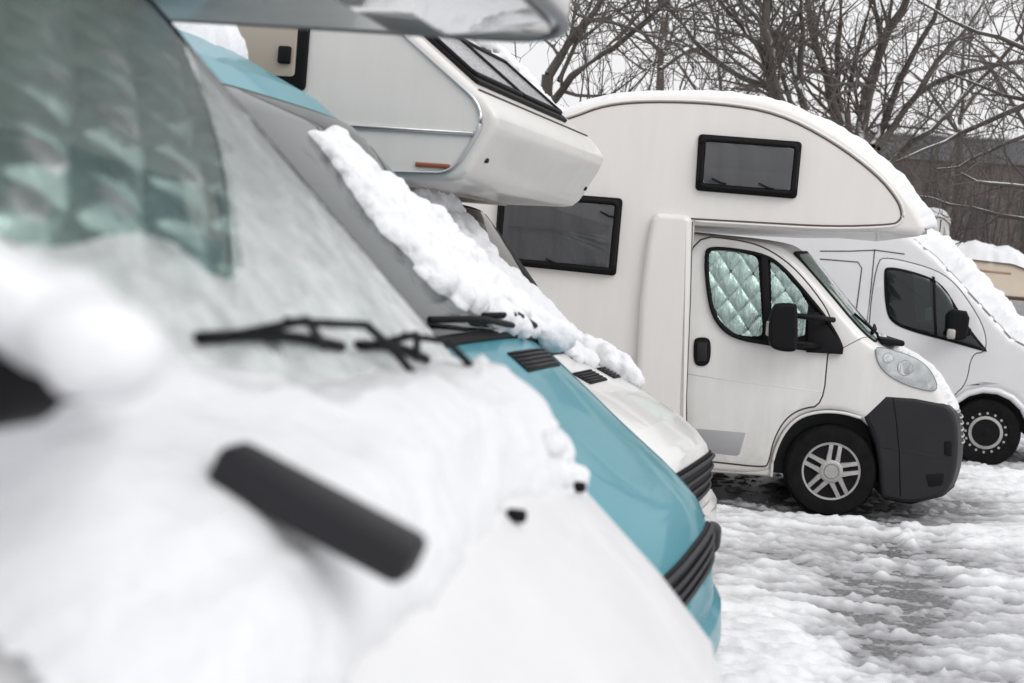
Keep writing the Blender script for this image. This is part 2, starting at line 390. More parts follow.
def quilt(cell, amp, seed=0, wr=.35):
    def f(a, b):
        u = (a+b*.8)/cell; v = (a-b*.8)/cell
        h = (abs(math.sin(math.pi*u))*abs(math.sin(math.pi*v)))**.5
        w = noise.noise(Vector((a*9/cell*.12+seed, b*9/cell*.12, seed)))*.5+noise.ridged_multi_fractal(Vector((a*16, b*9, seed)), 1, 2, 3, 1, 2)*.12
        return amp*(h+wr*w)
    return f
def wheel(parent, x, y, z, r, sg=-1, kind='alloy', width=.20):
    """tyre and hub as parts"""
    t = lathe_obj('tyre', rubber, parent, [(r*.62, 0), (r*.64, sg*.012), (r*.80, sg*.022), (r*.93, sg*.012), (r*.985, -sg*.02), (r, -sg*.06), (r*.995, -sg*(width-.05)), (r*.93, -sg*width), (r*.6, -sg*width)], (x, y, z), 56)
    # tread ribs
    rim = lathe_obj('wheel_rim', black, parent, [(r*.64, sg*.005), (r*.60, -sg*.012), (r*.55, -sg*.03), (.001, -sg*.03)], (x, y, z), 48)
    if kind == 'alloy':
        bm = bmesh.new()
        lathe(bm, [(r*.635, sg*.006), (r*.62, sg*.016), (r*.585, sg*.014), (r*.565, -sg*.006)], (x, y, z), 48)
        lathe(bm, [(r*.25, -sg*.01), (r*.25, sg*.026), (r*.235, sg*.03), (r*.175, sg*.031), (r*.17, sg*.024), (r*.155, sg*.024), (r*.14, sg*.033), (.001, sg*.035)], (x, y, z), 32)
        for k in range(5):
            for e in (-1, 1):
                th = math.radians(85-72*k); d = Vector((math.cos(th), 0, math.sin(th))); q = Vector((-d.z, 0, d.x))
                # a bar from the hub to the ring
                w = r*.052; off = e*r*.095
                cs = []
                for rad, yy, ww in ((r*.2, sg*.026, w*1.25), (r*.4, sg*.022, w), (r*.60, sg*.012, w*1.1)):
                    c = Vector((x, y, z))+d*rad+q*off
                    cs.append([c+q*ww+Vector((0, yy-sg*.02, 0)), c+q*ww*.75+Vector((0, yy, 0)), c-q*ww*.75+Vector((0, yy, 0)), c-q*ww+Vector((0, yy-sg*.02, 0))])
                vs = [[bm.verts.new(p) for p in c] for c in cs]
                for A, B in zip(vs, vs[1:]):
                    for i in range(3): bm.faces.new((A[i], A[i+1], B[i+1], B[i]))
        h = finish(bm, 'hubcap', hubm, rim, smooth=40)
    else:
        bm = bmesh.new()
        lathe(bm, [(r*.53, -sg*.02), (r*.48, sg*.006), (r*.40, sg*.010), (r*.37, -sg*.012)], (x, y, z), 40)
        finish(bm, 'rim_ring', hubm, rim, smooth=40)
        for k in range(16 if kind == 'steel' else 0):
            bm = bmesh.new(); th = 2*math.pi*k/16; c = Vector((x+math.cos(th)*r*.565, y+sg*.008, z+math.sin(th)*r*.565))
            lathe(bm, [(r*.038, -sg*.012), (r*.038, sg*.004), (.0005, sg*.004)], c, 8)
            finish(bm, 'vent_hole', hubm, rim, smooth=40)
        bm = bmesh.new(); lathe(bm, [(r*.22, -sg*.03), (r*.2, sg*.0), (r*.1, sg*.01), (.001, sg*.01)], (x, y, z), 24); finish(bm, 'hub_cap', black, rim)
    return t
def roof_snow(name, path, w, T, M, label, ew=.05, na=120, nb=50, warp=None, edge_amp=.02, b0=None, b1=None, fs=4, na_amp=.35, poly=None):
    P_ = path; b0 = -w if b0 is None else b0; b1 = w if b1 is None else b1
    if poly is None: poly = [(0, b0), (P_.L, b0), (P_.L, b1), (0, b1)]
    a_ = [p[0] for p in poly]; b_ = [p[1] for p in poly]
    def fn(a, b):
        e = sdf((a, b), poly)+edge_amp*fb(a*fs*3, b*fs*3, 3)
        if e <= 0: return -.012
        t = T(a, b) if callable(T) else T
        return -.012+(t+.012)*math.sqrt(min(1, e/ew))*(1+na_amp*fb(a*fs, b*fs, 7))
    o = field(name, snow, None, min(a_)-.03, max(a_)+.03, min(b_)-.03, max(b_)+.03, na, nb, P_, fn, warp, M, cull=-.0119)
    return tag(o, label, 'snow', kind='stuff')

# ================================================================ GROUND
def plane(name, m, x0, x1, y0, y1, z):
    bm = bmesh.new(); bm.faces.new([bm.verts.new(p) for p in ((x0,y0,z),(x1,y0,z),(x1,y1,z),(x0,y1,z))])
    me = bpy.data.meshes.new(name); bm.to_mesh(me); bm.free(); o = link(name, me, m); o['kind'] = 'structure'; return o
asph = mat('wet_asphalt', (.26,.26,.265), .4, var=.6, vscale=38, vcol=(.035,.035,.037), bump=.5, bscale=90)
plane('ground', asph, -300, 300, -100, 500, 0)
gsnow = mat('ground_snow', (.75,.755,.775), .6, var=.10, vscale=1.6, vcol=(.68,.685,.70), bump=.5, bscale=30)
def slush():
    """thin slush is grey and wet, deep snow white"""
    t = gsnow.node_tree; b = t.nodes['Principled BSDF']; cr = [n for n in t.nodes if n.type == 'VALTORGB'][0]
    co = [n for n in t.nodes if n.type == 'TEX_COORD'][0]; sp = t.nodes.new('ShaderNodeSeparateXYZ'); t.links.new(co.outputs['Object'], sp.inputs[0])
    n = t.nodes.new('ShaderNodeTexNoise'); n.inputs['Scale'].default_value = 9; n.inputs['Detail'].default_value = 6; t.links.new(co.outputs['Object'], n.inputs['Vector'])
    a = t.nodes.new('ShaderNodeMath'); a.operation = 'MULTIPLY_ADD'; a.inputs[1].default_value = .05; t.links.new(n.outputs[0], a.inputs[0]); t.links.new(sp.outputs[2], a.inputs[2])
    r = t.nodes.new('ShaderNodeMapRange'); r.inputs[1].default_value = .030; r.inputs[2].default_value = .085; t.links.new(a.outputs[0], r.inputs[0])
    m = t.nodes.new('ShaderNodeMix'); m.data_type = 'RGBA'; t.links.new(r.outputs[0], m.inputs[0]); m.inputs[6].default_value = (.28,.28,.295,1); t.links.new(cr.outputs[0], m.inputs[7]); t.links.new(m.outputs[2], b.inputs['Base Color'])
slush()
def vnoise(x, y, seed):
    rs = np.random.RandomState(seed); T = rs.rand(256, 256)
    xi = np.floor(x).astype(int); yi = np.floor(y).astype(int); fx = x-xi; fy = y-yi; fx = fx*fx*(3-2*fx); fy = fy*fy*(3-2*fy)
    a = T[xi % 256, yi % 256]; b = T[(xi+1) % 256, yi % 256]; c = T[xi % 256, (yi+1) % 256]; d = T[(xi+1) % 256, (yi+1) % 256]
    return (a*(1-fx)+b*fx)*(1-fy)+(c*(1-fx)+d*fx)*fy-.5
def fbm(x, y, seed, o=4, g=.5):
    r = 0; A = 1
    for k in range(o): r = r+A*vnoise(x*2**k+17*k, y*2**k+5*k, seed+k); A *= g
    return r
def snow_sheet(name, x0, x1, y0, y1, st, label, far=False):
    xs = np.arange(x0, x1+st, st); ys = np.arange(y0, y1+st, st); X, Y = np.meshgrid(xs, ys, indexing='ij')
    # wavy tyre ruts running along x
    yy = Y+.10*fbm(X*.5, Y*.5, 3, 2)+.03*fbm(X*2, Y*2, 9, 2)
    rut = .5+.5*np.sin(yy*2*np.pi/.27+2.2*fbm(X*.25, Y*1.1, 21, 2)); rut = rut**1.2
    lump = fbm(X*1.3, Y*6.5, 31, 4, .6); fine = fbm(X*5, Y*17, 41, 4, .65); big = fbm(X*.55, Y*.8, 51, 3)
    fine2 = fbm(X*15, Y*34, 43, 2, .6)
    h = .028+.026*rut*(.5+vnoise(X*.8, Y*1.1, 77)+.5)+.052*lump+.048*fine+.036*fine2+.04*big
    h = h*.80-.006
    def blob(cx, cy, rx, ry, ang=0):
        c, s = math.cos(ang), math.sin(ang); u = ((X-cx)*c+(Y-cy)*s)/rx; v = (-(X-cx)*s+(Y-cy)*c)/ry
        return np.exp(-(u*u+v*v))
    # trodden / driven slush where the asphalt shows
    tr = X-(.33*Y-.35)-.18*fbm(X*.6, Y*.9, 91, 3)
    h -= .085*np.exp(-(tr/.33)**2)*(.75+1.3*fbm(X*2.5, Y*2.5, 95, 4, .7))
    h -= .040*np.exp(-((tr-1.35)/.5)**2)*(.7+fbm(X*1.1, Y*2, 97, 3))
    # strip under the parked camper kept clear
    cl = 1/(1+np.exp(-((Y+.105*X)-10.55-.10*fbm(X*1.5, X*0+2, 5, 3))/.05))*(1/(1+np.exp((X-4.0-.3*big)/.12)))*(1/(1+np.exp((Y+.105*X-13.6)/.2)))
    h = h*(1-cl)+(-.022+.05*fbm(X*3, Y*9, 61, 4, .6))*cl
    # ridge pushed up in front of the tyre
    ridge = np.exp(-(((Y+.105*X)-10.42)/.10)**2)*(1/(1+np.exp(-(X-.6)/.2)))
    h += .035*ridge*(1+fbm(X*4, Y*4, 71, 2))
    h += .07*blob(4.1, 10.3, .9, .7)*(1+.8*lump)+.05*blob(3.5, 9.7, .5, .25)
    f3 = fbm(X*7, Y*15, 111, 4, .7); h = np.maximum(h, -.012+.058*f3)
    # undisturbed bank beside the near noses
    h += .07*blob(1.0, 6.2, .8, 1.3)
    h += .07*blob(4.6, 13, .9, 1.2)*(1+lump)
    n0, n1 = X.shape; co = np.stack([X, Y, h], -1).reshape(-1, 3)
    idx = np.arange(n0*n1).reshape(n0, n1); q = np.stack([idx[:-1,:-1], idx[1:,:-1], idx[1:,1:], idx[:-1,1:]], -1).reshape(-1, 4)
    hm = np.maximum.reduce([h[:-1,:-1], h[1:,:-1], h[1:,1:], h[:-1,1:]]).reshape(-1); q = q[hm > .001]
    me = bpy.data.meshes.new(name); me.from_pydata(co.tolist(), [], q.tolist()); me.shade_smooth()
    o = link(name, me, gsnow); o['kind'] = 'structure'; return o
snow_sheet('snow_ground', .3, 7.5, 4.4, 18.0, .023, '')
def far_sheet():
    bm = bmesh.new()
    # coarse snow cover all round, with a hole where the detailed cover lies
    def q(x0, x1, y0, y1): bm.faces.new([bm.verts.new(p) for p in ((x0,y0,.03),(x1,y0,.03),(x1,y1,.03),(x0,y1,.03))])
    q(-300, .3, -100, 500); q(7.5, 300, -100, 500); q(.3, 7.5, -100, 4.4); q(.3, 7.5, 18.0, 500)
    me = bpy.data.meshes.new('s'); bm.to_mesh(me); bm.free()
    o = link('snow_field', me, mat('far_snow', (.80,.805,.82), .7, var=.35, vscale=1.2, vcol=(.5,.5,.52), bump=1, bscale=5, stretch=(.6,1.6,1))); o['kind'] = 'structure'
far_sheet()

# ================================================================ VEHICLES
def hit(fr, path, px, py, y_hint=0):
    """where the sight line meets the swept path (s, y)"""
    c = Vector((0,0,H)); d = ray(px, py); o = Vector(((c-fr.o).dot(fr.h), (c-fr.o).dot(fr.l), H)); v = Vector((d.dot(fr.h), d.dot(fr.l), d.z)).normalized()
    best = None
    n = len(path.pc)-1
    for i in range(n):
        for t in (0, .35, .7, 1.0):
            a = path.pc[i].lerp(path.ps[i], t); b = path.pc[i+1].lerp(path.ps[i+1], t); e = b-a; nn = Vector((-e.y, e.x))
            den = v.x*nn.x+v.z*nn.y
            if abs(den) < 1e-9: continue
            k = -((o.x-a.x)*nn.x+(o.z-a.y)*nn.y)/den; q = o+v*k; u = ((q.x-a.x)*e.x+(q.z-a.y)*e.y)/e.length_squared
            lo = -3 if i == 0 else -.02; hi = 4 if i == n-1 else 1.02
            if lo <= u <= hi and k > 0:
                tt = min(1, abs(q.y)/path.w)**path.p; err = abs(tt-t)+max(0, -u, u-1)*2
                if best is None or err < best[0]: best = (err, path.d[i]+u*(path.d[i+1]-path.d[i]), q.y)
    return best[1], best[2]
def hits(fr, path, lst): return [hit(fr, path, *p) for p in lst]
def arch(cx, cz, r, zb, n=9):
    """points over a wheel arch from rear to front"""
    a0 = math.asin((zb-cz)/r); out = []
    for k in range(n+1):
        a = math.pi-a0-(math.pi-2*a0)*k/n; out.append((cx+r*math.cos(a), cz+r*math.sin(a)))
    return out
def wiper(name, parent, fr_path, pts, lift=.035, warp=None, arm=True):
    P3 = [fr_path(s, y, lift) for s, y in pts]
    o = tubes(name, black, parent, [P3], .008, 6, warp=warp)
    return o
def cargo(parent, name, m, outline, w, warp=None, R=.06): return solid(name, m, parent, outline, w, R, warp=warp, cuts=False)

# ---------------------------------------------------------------- A: nearest white camper
A = Frame((.34, 2.0), 12)
rA = root('camper_van', A, 'nearest white overcab camper, snow on its bonnet and quilted silver mats behind its frosted windscreen', 'camper van', 'camper vans parked in a row')
aw = .95
archA = arch(-1.0, .36, .42, .33)
ocA = [(-2.5,.35)]+archA+[(-.45,.3),(-.08,.3),(.03,.45),(.06,.7),(.04,.88),(-.02,1.0),(-.14,1.13),(-.3,1.28),(-.45,1.405),(-.60,1.50),(-.98,1.87),(-1.36,2.24),(-1.5,2.31),(-2.5,2.36)]
osA = [(-2.5,.35)]+archA+[(-.45,.3),(-.15,.3),(-.08,.45),(-.05,.7),(-.06,.86),(-.085,1.0),(-.20,1.125),(-.36,1.265),(-.52,1.37),(-.68,1.45),(-1.05,1.81),(-1.40,2.17),(-1.5,2.26),(-2.5,2.3)]
def wA(x, y, z): return (x, y*(1-.11*max(0, z-1.4)), z)
solid('body', dusted, rA, ocA, aw, .13, osA, wA, power=3, mid=16)
hoodA = Path(ocA[-9:-4], osA[-9:-4], aw, 3); hoodA = Path(ocA[14+1:-4], osA[14+1:-4], aw, 3)
wsA = Path(ocA[-5:-2], osA[-5:-2], aw, 3)
plate('windscreen_seal', black, rA, rnd([(.0,-.86),(wsA.L-.03,-.86),(wsA.L-.03,.86),(.0,.86)], [.05,.14,.14,.05], 5), wsA, -.01, .004, .002, wA, .12)
tubes('windscreen_rubber', black, rA, [[wsA(a, b, .028) for a, b in rnd([(.01,-.85),(wsA.L-.04,-.85),(wsA.L-.04,.85),(.01,.85)], [.05,.14,.14,.05], 6)]], .017, 6, closed=True, warp=wA)
gpoly = rnd([(.02,-.83),(wsA.L-.06,-.83),(wsA.L-.06,.83),(.02,.83)], [.05,.14,.14,.05], 6)
qf = quilt(.17, .032, 3, .8)
field('insulation_mat', silverd, rA, .01, wsA.L-.05, -.82, .82, 190, 300, wsA, lambda a, b: .005+qf(a, b), wA)
# mat lies behind the glass: hollow frame for it
plate('windscreen', glass, rA, gpoly, wsA, .038, .041, .001, wA, .12)
# frost film over the far and lower part of the glass
fpx = hits(A, wsA, [(178,40),(200,130),(212,200),(218,285),(206,298),(185,294),(150,262),(110,250),(40,262),(-60,270)])
fpoly = fpx+[(.0,-.83),(.0,.84),(wsA.L-.05,.84)]
def frf(a, b): return .043+.0035*abs(fb(a*30, b*30, 1)) if sdf((a, b), fpoly)+.004*fb(a*25, b*25) > 0 else -1
fo = field('frost', frost, None, .0, wsA.L-.04, -.83, .84, 220, 330, wsA, frf, wA, A.M, cull=-.5)
bm = bmesh.new(); bm.from_mesh(fo.data); bmesh.ops.delete(bm, geom=[f for f in bm.faces if any((v.co.x+v.co.z) < .80-.05 for v in f.verts)], context='FACES'); bm.to_mesh(fo.data); bm.free()
tag(fo, 'thin frozen film over the lower and far side of the nearest windscreen', 'frost', kind='stuff')
# bonnet shut lines, washer jets
tubes1('bonnet_seam', seamm, rA, [[hoodA(hoodA.L*k/14, y, .0) for k in range(0, 14)] for y in (-.70,)], .004, 4, warp=wA)
for px, py in ((513,520),(577,490)):
    s, y = hit(A, hoodA, px, py); c = Vector(wA(*hoodA(s, y, .008)))
    rbox('washer_jet', black, rA, c-Vector((.016,.010,.009)), c+Vector((.016,.010,.012)), .006)
# wipers
wp = hits(A, wsA, [(168,362),(235,352),(262,368),(318,366)])
for base, tip in (((410,376),(335,366)), ((318,368),(172,362))):
    b = hit(A, wsA, *base); t = hit(A, wsA, *tip)
    P0 = Vector(wA(*wsA(b[0], b[1], .05))); P1 = Vector(wA(*wsA(t[0], t[1], .05)))
    w_ = tubes('wiper_blade', black, rA, [[P0.lerp(P1, k/8)+Vector((0,0,.010*math.sin(math.pi*k/8))) for k in range(9)]], .009, 6)
    tubes('wiper_arm', black, w_, [[P0.lerp(P1, .55)+Vector((.02,0,.03)), P0+Vector((.03,.02,.035)), P0+Vector((.05,.12,-.01)), P0+Vector((.06,.2,-.05))], [P0.lerp(P1, .15), P0.lerp(P1, .45)+Vector((.03,0,.035)), P0.lerp(P1,.9)]], .007, 6)
# black strip on the near side of the bonnet
s0, y0_ = hit(A, hoodA, 238, 462); s1, y1_ = hit(A, hoodA, 408, 562)
print('A strip', s0, y0_, s1, y1_)
xa, za = A.at(222, 460, -.70); xb, zb = A.at(416, 563, -.70); Pa = Vector((xa, -.70, za)); Pb = Vector((xb, -.70, zb)); dd = (Pb-Pa); Lg = dd.length; ex = dd.normalized(); ez = Vector((0,0,1)); ey = ez.cross(ex).normalized(); ez2 = ex.cross(ey)
Rm = Matrix((ex, ey, ez2)).transposed()
rbox('bonnet_trim_strip', bump_m, rA, (Pa+Pb)/2-Vector((Lg/2,.032,.024)), (Pa+Pb)/2+Vector((Lg/2,.032,.024)), .014, 4, rot=Rm)
# alcove over the cab
pl = rnd([(-6.2,-1.12),(-.45,-1.12),(-.45,1.05),(-6.2,1.05)], [.05,.34,.34,.05], 10)
zfl = lambda a: 2.206+.035*max(-1.2, min(0, a+.5))*-1
mpz = lambda a, b, c: (a, b, c)
solid('overcab', whitedirty, rA, pl, .40, .03, mp=mpz, y0=2.61, cuts=False, mid=2)
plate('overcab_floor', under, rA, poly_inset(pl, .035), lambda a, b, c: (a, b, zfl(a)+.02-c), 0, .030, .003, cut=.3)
tubes('edge_trim', greytrim, rA, [[(a, b, zfl(a)) for a, b in poly_inset(pl, .008)]], .012, 8, closed=True)
solid('living_body', whitedirty, rA, [(-6.2,.4),(-2.2,.4),(-2.2,2.3),(-6.2,2.3)], 1.1, .05, cuts=False)
for yy, sg in ((-1, -1), (1, 1)):
    plate('door', white, rA, rnd([(-2.1,.42),(-1.5,.42),(-1.42,.75),(-1.05,.95),(-1.05,1.42),(-1.5,1.95),(-2.1,1.98)], .06), side(aw, sg), .0, .008, .006, wA, .2)
    plate('side_window', glassdd, rA, rnd([(-2.02,1.38),(-1.08,1.38),(-1.48,1.9),(-2.02,1.92)], .05), side(aw, sg), .005, .013, .003, wA, .2)
    wheel(rA, -1.0, sg*(aw-.01), .34, .34, sg, 'alloy')
    wheel(rA, -4.9, sg*1.08, .34, .34, sg, 'alloy')
solid('wheel_housing', darkin, rA, [(-1.46,.36),(-.52,.36),(-.52,.85),(-1.46,.85)], .7, .05, cuts=False)
plate('radiator_grille', black, rA, rect(.02, .2, -.6, .6, .03), Path([(.062,.62),(.045,.86),(.03,.9)], [( -.04,.62),(-.05,.84),(-.06,.88)], aw, 3), -.01, .012, .004, wA, .1)
for sg in (-1, 1):
    plate('headlight', mat('headlight_glass', (.6,.62,.64), .1, coat=1), rA, rect(.0, .2, sg*.62 if sg > 0 else -.88, .88 if sg > 0 else -.62, .03), Path([(.062,.62),(.045,.86),(.03,.9)], [( -.05,.62),(-.05,.84),(-.06,.88)], aw, 3), -.01, .014, .004, wA, .1)
# door mirror under snow, by the near windscreen corner
a0 = A.at(0, 415, -1.08); a1 = A.at(74, 352, -1.08)
print('A mirror', a0, a1)
mr_ = rbox('mirror', black, rA, (a0[0]-.14, -1.17, a0[1]-.005), (a1[0]-.012, -1.05, a1[1]+.01), .025, 4)
rbox('mirror_arm', black, mr_, (a1[0]-.10, -1.02, a1[1]-.05), (a1[0]-.04, -.94, a1[1]-.025), .01, 3)
random.seed(3)
b_ = []
for k in range(110):
    px = random.uniform(-30, 132); t = (px+30)/162; y = random.uniform(-1.16, -.80)
    py = 312 + 48*t - (1-t)**.5*random.uniform(0, 45)+random.uniform(-8, 8)
    x, z = A.at(px, py, y); b_.append((x, y, z, random.uniform(.022, .040)))
clumps('snow_cap', b_, A.M, 'soft snow lump heaped over the black mirror at the left edge', .014, .012)
# snow over the bonnet and lower windscreen
S0 = hoodA.L
def tA(a, b):
    d = max(0, (a-(S0-.42))/.42)
    return .040+.05*min(1, d*1.6)+.015*fb(a*4, b*4, 2)
polyA = [(S0-.36,-.95),(S0-.33,-.5),(S0-.30,-.1),(S0-.27,.25),(S0-.31,.5),(S0-.36,.80),(S0-.1,.86),(S0,.86),(S0,-.95)]
hoodA2 = Path(ocA[15:-2], osA[15:-2], aw, 3)
def near_s(p):
    return min(((Vector(hoodA2(k*.01, -.70, 0))-p).length, k*.01) for k in range(0, int(hoodA2.L*100)))
dA, sA = near_s(Pa); dB, sB = near_s(Pb)
def tA2(a, b):
    """snow banked up under the black strip"""
    u = max(-.25, min(1.1, (a-sB)/(sA-sB))); h = dB+(dA-dB)*max(0, min(1, u)); e = min(abs(a-sB), abs(a-sA)) if (a < sB or a > sA) else 0
    w = math.exp(-((b+.72)/.32)**2-(e/.16)**2)
    return tA(a, b)*(1-w)+max(tA(a, b), h-.045)*w
wpoly = [(S0-.36,-.95),(S0-.33,-.5),(S0-.30,-.1),(S0-.27,.25),(S0-.31,.5),(S0-.38,.80),(S0-.1,.88),(S0+.03,.86),(S0+.045,.75),(S0+.04,.3),(S0+.04,-.1),(S0+.05,-.3),(S0+.12,-.5),(S0+.25,-.7),(S0+.32,-.95)]
roof_snow('snow_on_bonnet', hoodA2, aw, tA2, A.M, 'deep smooth snow over the bonnet and cowl of the nearest camper', .12, 150, 200, wA, .02, poly=wpoly, fs=3, na_amp=.15)
random.seed(11); b_ = []
for k in range(80):
    px = random.choice([random.gauss(480, 14), random.gauss(510, 25), random.gauss(540, 22)]); y = random.uniform(.55, .84)
    top = np.interp(px, [440,455,480,520,560,580], [392,362,358,392,430,470]); py = top+random.uniform(10, 50)
    x, z = A.at(px, py, y); b_.append((x, y, z, random.uniform(.02, .034)))
clumps('snow_heap', b_, A.M, 'lumpy snow heap at the far rear corner of the nearest bonnet', .011, .016, .05)
# snow along the far pillar
# ---------------------------------------------------------------- B: teal van
B = Frame((.63, 4.55), 15)
rB = root('van', B, 'teal panel van between two white campers with snow on roof and windscreen', 'van', 'camper vans parked in a row')
bw = .92
archB = arch(-.88, .34, .40, .30)
ocB = [(-4.2,.3)]+archB+[(-.4,.26),(-.04,.26),(.05,.36),(.07,.52),(.04,.69),(.022,.71),(.012,.82),(.0,.85),(-.05,.93),(-.16,1.03),(-.34,1.16),(-.52,1.30),(-.66,1.40),(-.74,1.445),(-1.12,1.80),(-1.57,2.20),(-1.70,2.30),(-2.02,2.46),(-4.2,2.52)]
osB = [(-4.2,.3)]+archB+[(-.4,.26),(-.16,.26),(-.08,.36),(-.06,.52),(-.07,.685),(-.09,.70),(-.09,.78),(-.10,.80),(-.13,.87),(-.25,.975),(-.43,1.11),(-.62,1.26),(-.74,1.36),(-.80,1.41),(-1.2,1.79),(-1.63,2.19),(-1.76,2.285),(-2.08,2.42),(-4.2,2.44)]
def wB(x, y, z): return (x, y*(1-.10*max(0, z-1.35)), z)
solid('body', teal, rB, ocB, bw, .10, osB, wB, power=3, mid=14)
i0 = 11
hoodB = Path(ocB[i0+7:-5], osB[i0+7:-5], bw, 3); wsB = Path(ocB[-6:-3], osB[-6:-3], bw, 3); roofB = Path(ocB[-4:], osB[-4:], bw, 3)
print('hoodB', hoodB.pc[0], hoodB.pc[-1], 'ws', wsB.pc[0], wsB.pc[-1])
plate('windscreen_seal', black, rB, rnd([(.0,-.84),(wsB.L,-.84),(wsB.L,.84),(.0,.84)], [.04,.10,.10,.04], 5), wsB, -.01, .012, .004, wB, .12)
plate('reflection_band', mat('windscreen_upper', (.10,.085,.11), .35), rB, rect(wsB.L*.60, wsB.L-.05, -.80, .80, .06), wsB, .006, .014, .002, wB, .12)  # purple-grey band: reflection on the upper glass put into colour
plate('grey_mat', mat('windscreen_mat', (.27,.30,.30), .4, var=.4, vscale=4), rB, rect(wsB.L*.10, wsB.L*.60-.01, -.80, .60, .05), wsB, .006, .014, .002, wB, .12)
tubes('mat_edge', greytrim, rB, [[wsB(wsB.L*k, -.78+1.3*j/10, .016) for j in range(11)] for k in (.42,.5)], .004, 4, warp=wB)
plate('windscreen', glassd, rB, rnd([(.03,-.81),(wsB.L-.03,-.81),(wsB.L-.03,.81),(.03,.81)], [.04,.10,.10,.04], 5), wsB, .020, .023, .001, wB, .12)
# bonnet creases, vents
tubes1('bonnet_seam', mat('teal_seam', (.03,.12,.14), .6), rB, [[hoodB(hoodB.L*k/14, y*(1-.0*k), .0) for k in range(15)] for y in (-.74,.74)], .004, 4, warp=wB)
for px0 in ((500,352,563,368),):
    c = hits(B, hoodB, [(503,352),(551,350),(562,368),(514,370)]); print('vent', c)
def vent(parent, path, s0, s1, y0, y1, warp):
    v = plate('air_vent', black, parent, rnd([(s0,y0),(s1,y0),(s1,y1),(s0,y1)], .012), path, -.004, .006, .003, warp, .05)
    n = 5
    for k in range(n):
        s = s0+(s1-s0)*(k+.6)/(n+.2)
        tubes('slat', bump_m, v, [[path(s, y0+.015+(y1-y0-.03)*j/4, .009) for j in range(5)]], .0035, 4, warp=warp)
L_ = hoodB.L
vent(rB, hoodB, .785, .885, .03, .60, wB); vent(rB, hoodB, .785, .885, -.78, -.50, wB)
# grille, lamps, bumper
gB = Path(ocB[i0+5:i0+8], osB[i0+5:i0+8], bw, 3)
plate('radiator_grille', black, rB, rect(.0, gB.L, -.60, .60, .02), gB, -.01, .012, .004, wB, .08)
for k in range(4):
    tubes('grille_slat', bump_m, rB, [[gB(gB.L*(k+.5)/4, -.60+1.2*j/12, .018) for j in range(13)]], .009, 6, warp=wB)
for sg in (-1, 1):
    y0, y1 = (.62,.88) if sg > 0 else (-.88,-.62)
    plate('headlight', mat('headlight_glass', (.6,.62,.64), .1, coat=1), rB, rect(.0, gB.L, y0, y1, .02), gB, -.01, .015, .004, wB, .06)
    plate('door', teal, rB, rnd([(-2.3,.42),(-1.35,.42),(-1.28,.7),(-1.1,.85),(-1.05,1.4),(-1.6,2.0),(-2.3,2.02)], .06), side(bw, sg), .0, .007, .005, wB, .2)
    plate('side_window', glassdd, rB, rnd([(-2.22,1.36),(-1.12,1.36),(-1.58,1.92),(-2.22,1.95)], .05), side(bw, sg), .005, .012, .003, wB, .2)
    wheel(rB, -.88, sg*(bw-.01), .33, .33, sg, 'alloy'); wheel(rB, -3.5, sg*(bw-.01), .33, .33, sg, 'alloy')
solid('wheel_housing', darkin, rB, [(-1.3,.32),(-.46,.32),(-.46,.8),(-1.3,.8)], .68, .05, cuts=False)
bpc = [(-.35,.38),(-.04,.38),(.07,.40),(.095,.46),(.085,.56),(.06,.585),(-.05,.59),(-.35,.59)]
bps = [(-.35,.38),(-.10,.38),(-.05,.40),(-.03,.46),(-.035,.55),(-.05,.575),(-.12,.58),(-.35,.58)]
for sg in (-1, 1): rbox('corner_guard', bump_m, rB, (-.22,sg*.90-.06,.66), (.0,sg*.90+.06,.78), .035, 4)
solid('bumper', teal, rB, bpc, bw+.025, .05, bps, wB, power=3, mid=14)
# wipers on B cowl
tubes('wiper_arm', black, rB, [[wsB(.02, .25, .05), wsB(.05, -.1, .06), wsB(.08, -.5, .04)], [wsB(.0,.75,.05), wsB(.05,.35,.07), wsB(.07,.0,.05)]], .012, 6, warp=wB)
rbox('cowl', black, rB, (-.80,-.7,1.40), (-.74,.75,1.452), .02)
# snow sliding over windscreen, cowl and bonnet rear corner
random.seed(5); b_ = []
def band(fr, n, top, bot, y0, y1, r0, r1, xs, path=None, warp=None, lift=.4, yc=.84):
    """snow lumps laid on the swept surface where the traced region lies"""
    out = []
    tx, ty = zip(*top); bx, by = zip(*bot)
    for k in range(n):
        px = random.uniform(*xs); a = np.interp(px, tx, ty); b = np.interp(px, bx, by); r = random.uniform(r0, r1)
        rp = r*F/(fr.o.y+.6)
        if b-a < 2*rp: r *= (b-a)/2/rp; rp = (b-a)/2
        py = random.uniform(a+rp, max(a+rp, b-rp*.8)); y = None
        if path:
            s, yy = hit(fr, path, px, py)
            if abs(yy) < yc and 0 <= s <= path.L:
                q = path(s, yy, r*lift); q = warp(*q) if warp else q; x, y, z = q
        if y is None:
            y = random.uniform(y0, y1); x, z = fr.at(px, py, y)
        out.append((x, y, z, max(r, .012)))
    return out
topBp = Path(ocB[i0+7:-2], osB[i0+7:-2], bw, 3)
topB = [(303,134),(330,138),(370,160),(400,180),(440,218),(480,262),(520,290),(560,322)]
botB = [(303,140),(330,185),(370,240),(400,270),(425,303),(460,328),(500,342),(545,348),(560,345)]
topB = [(303,132),(331,134),(350,150),(372,169),(400,190),(440,216),(480,260),(520,290),(568,325)]
botB = [(303,140),(318,160),(340,190),(353,215),(380,248),(405,275),(425,301),(450,317),(476,327),(500,344),(545,350),(568,352)]
b_ = band(B, 620, topB, botB, .74, .90, .03, .07, (304, 566), topBp, wB)
clumps('windscreen_snow', b_, B.M, 'long ridge of clumpy snow sliding down the teal windscreen onto the bonnet', .011, .040, .13)
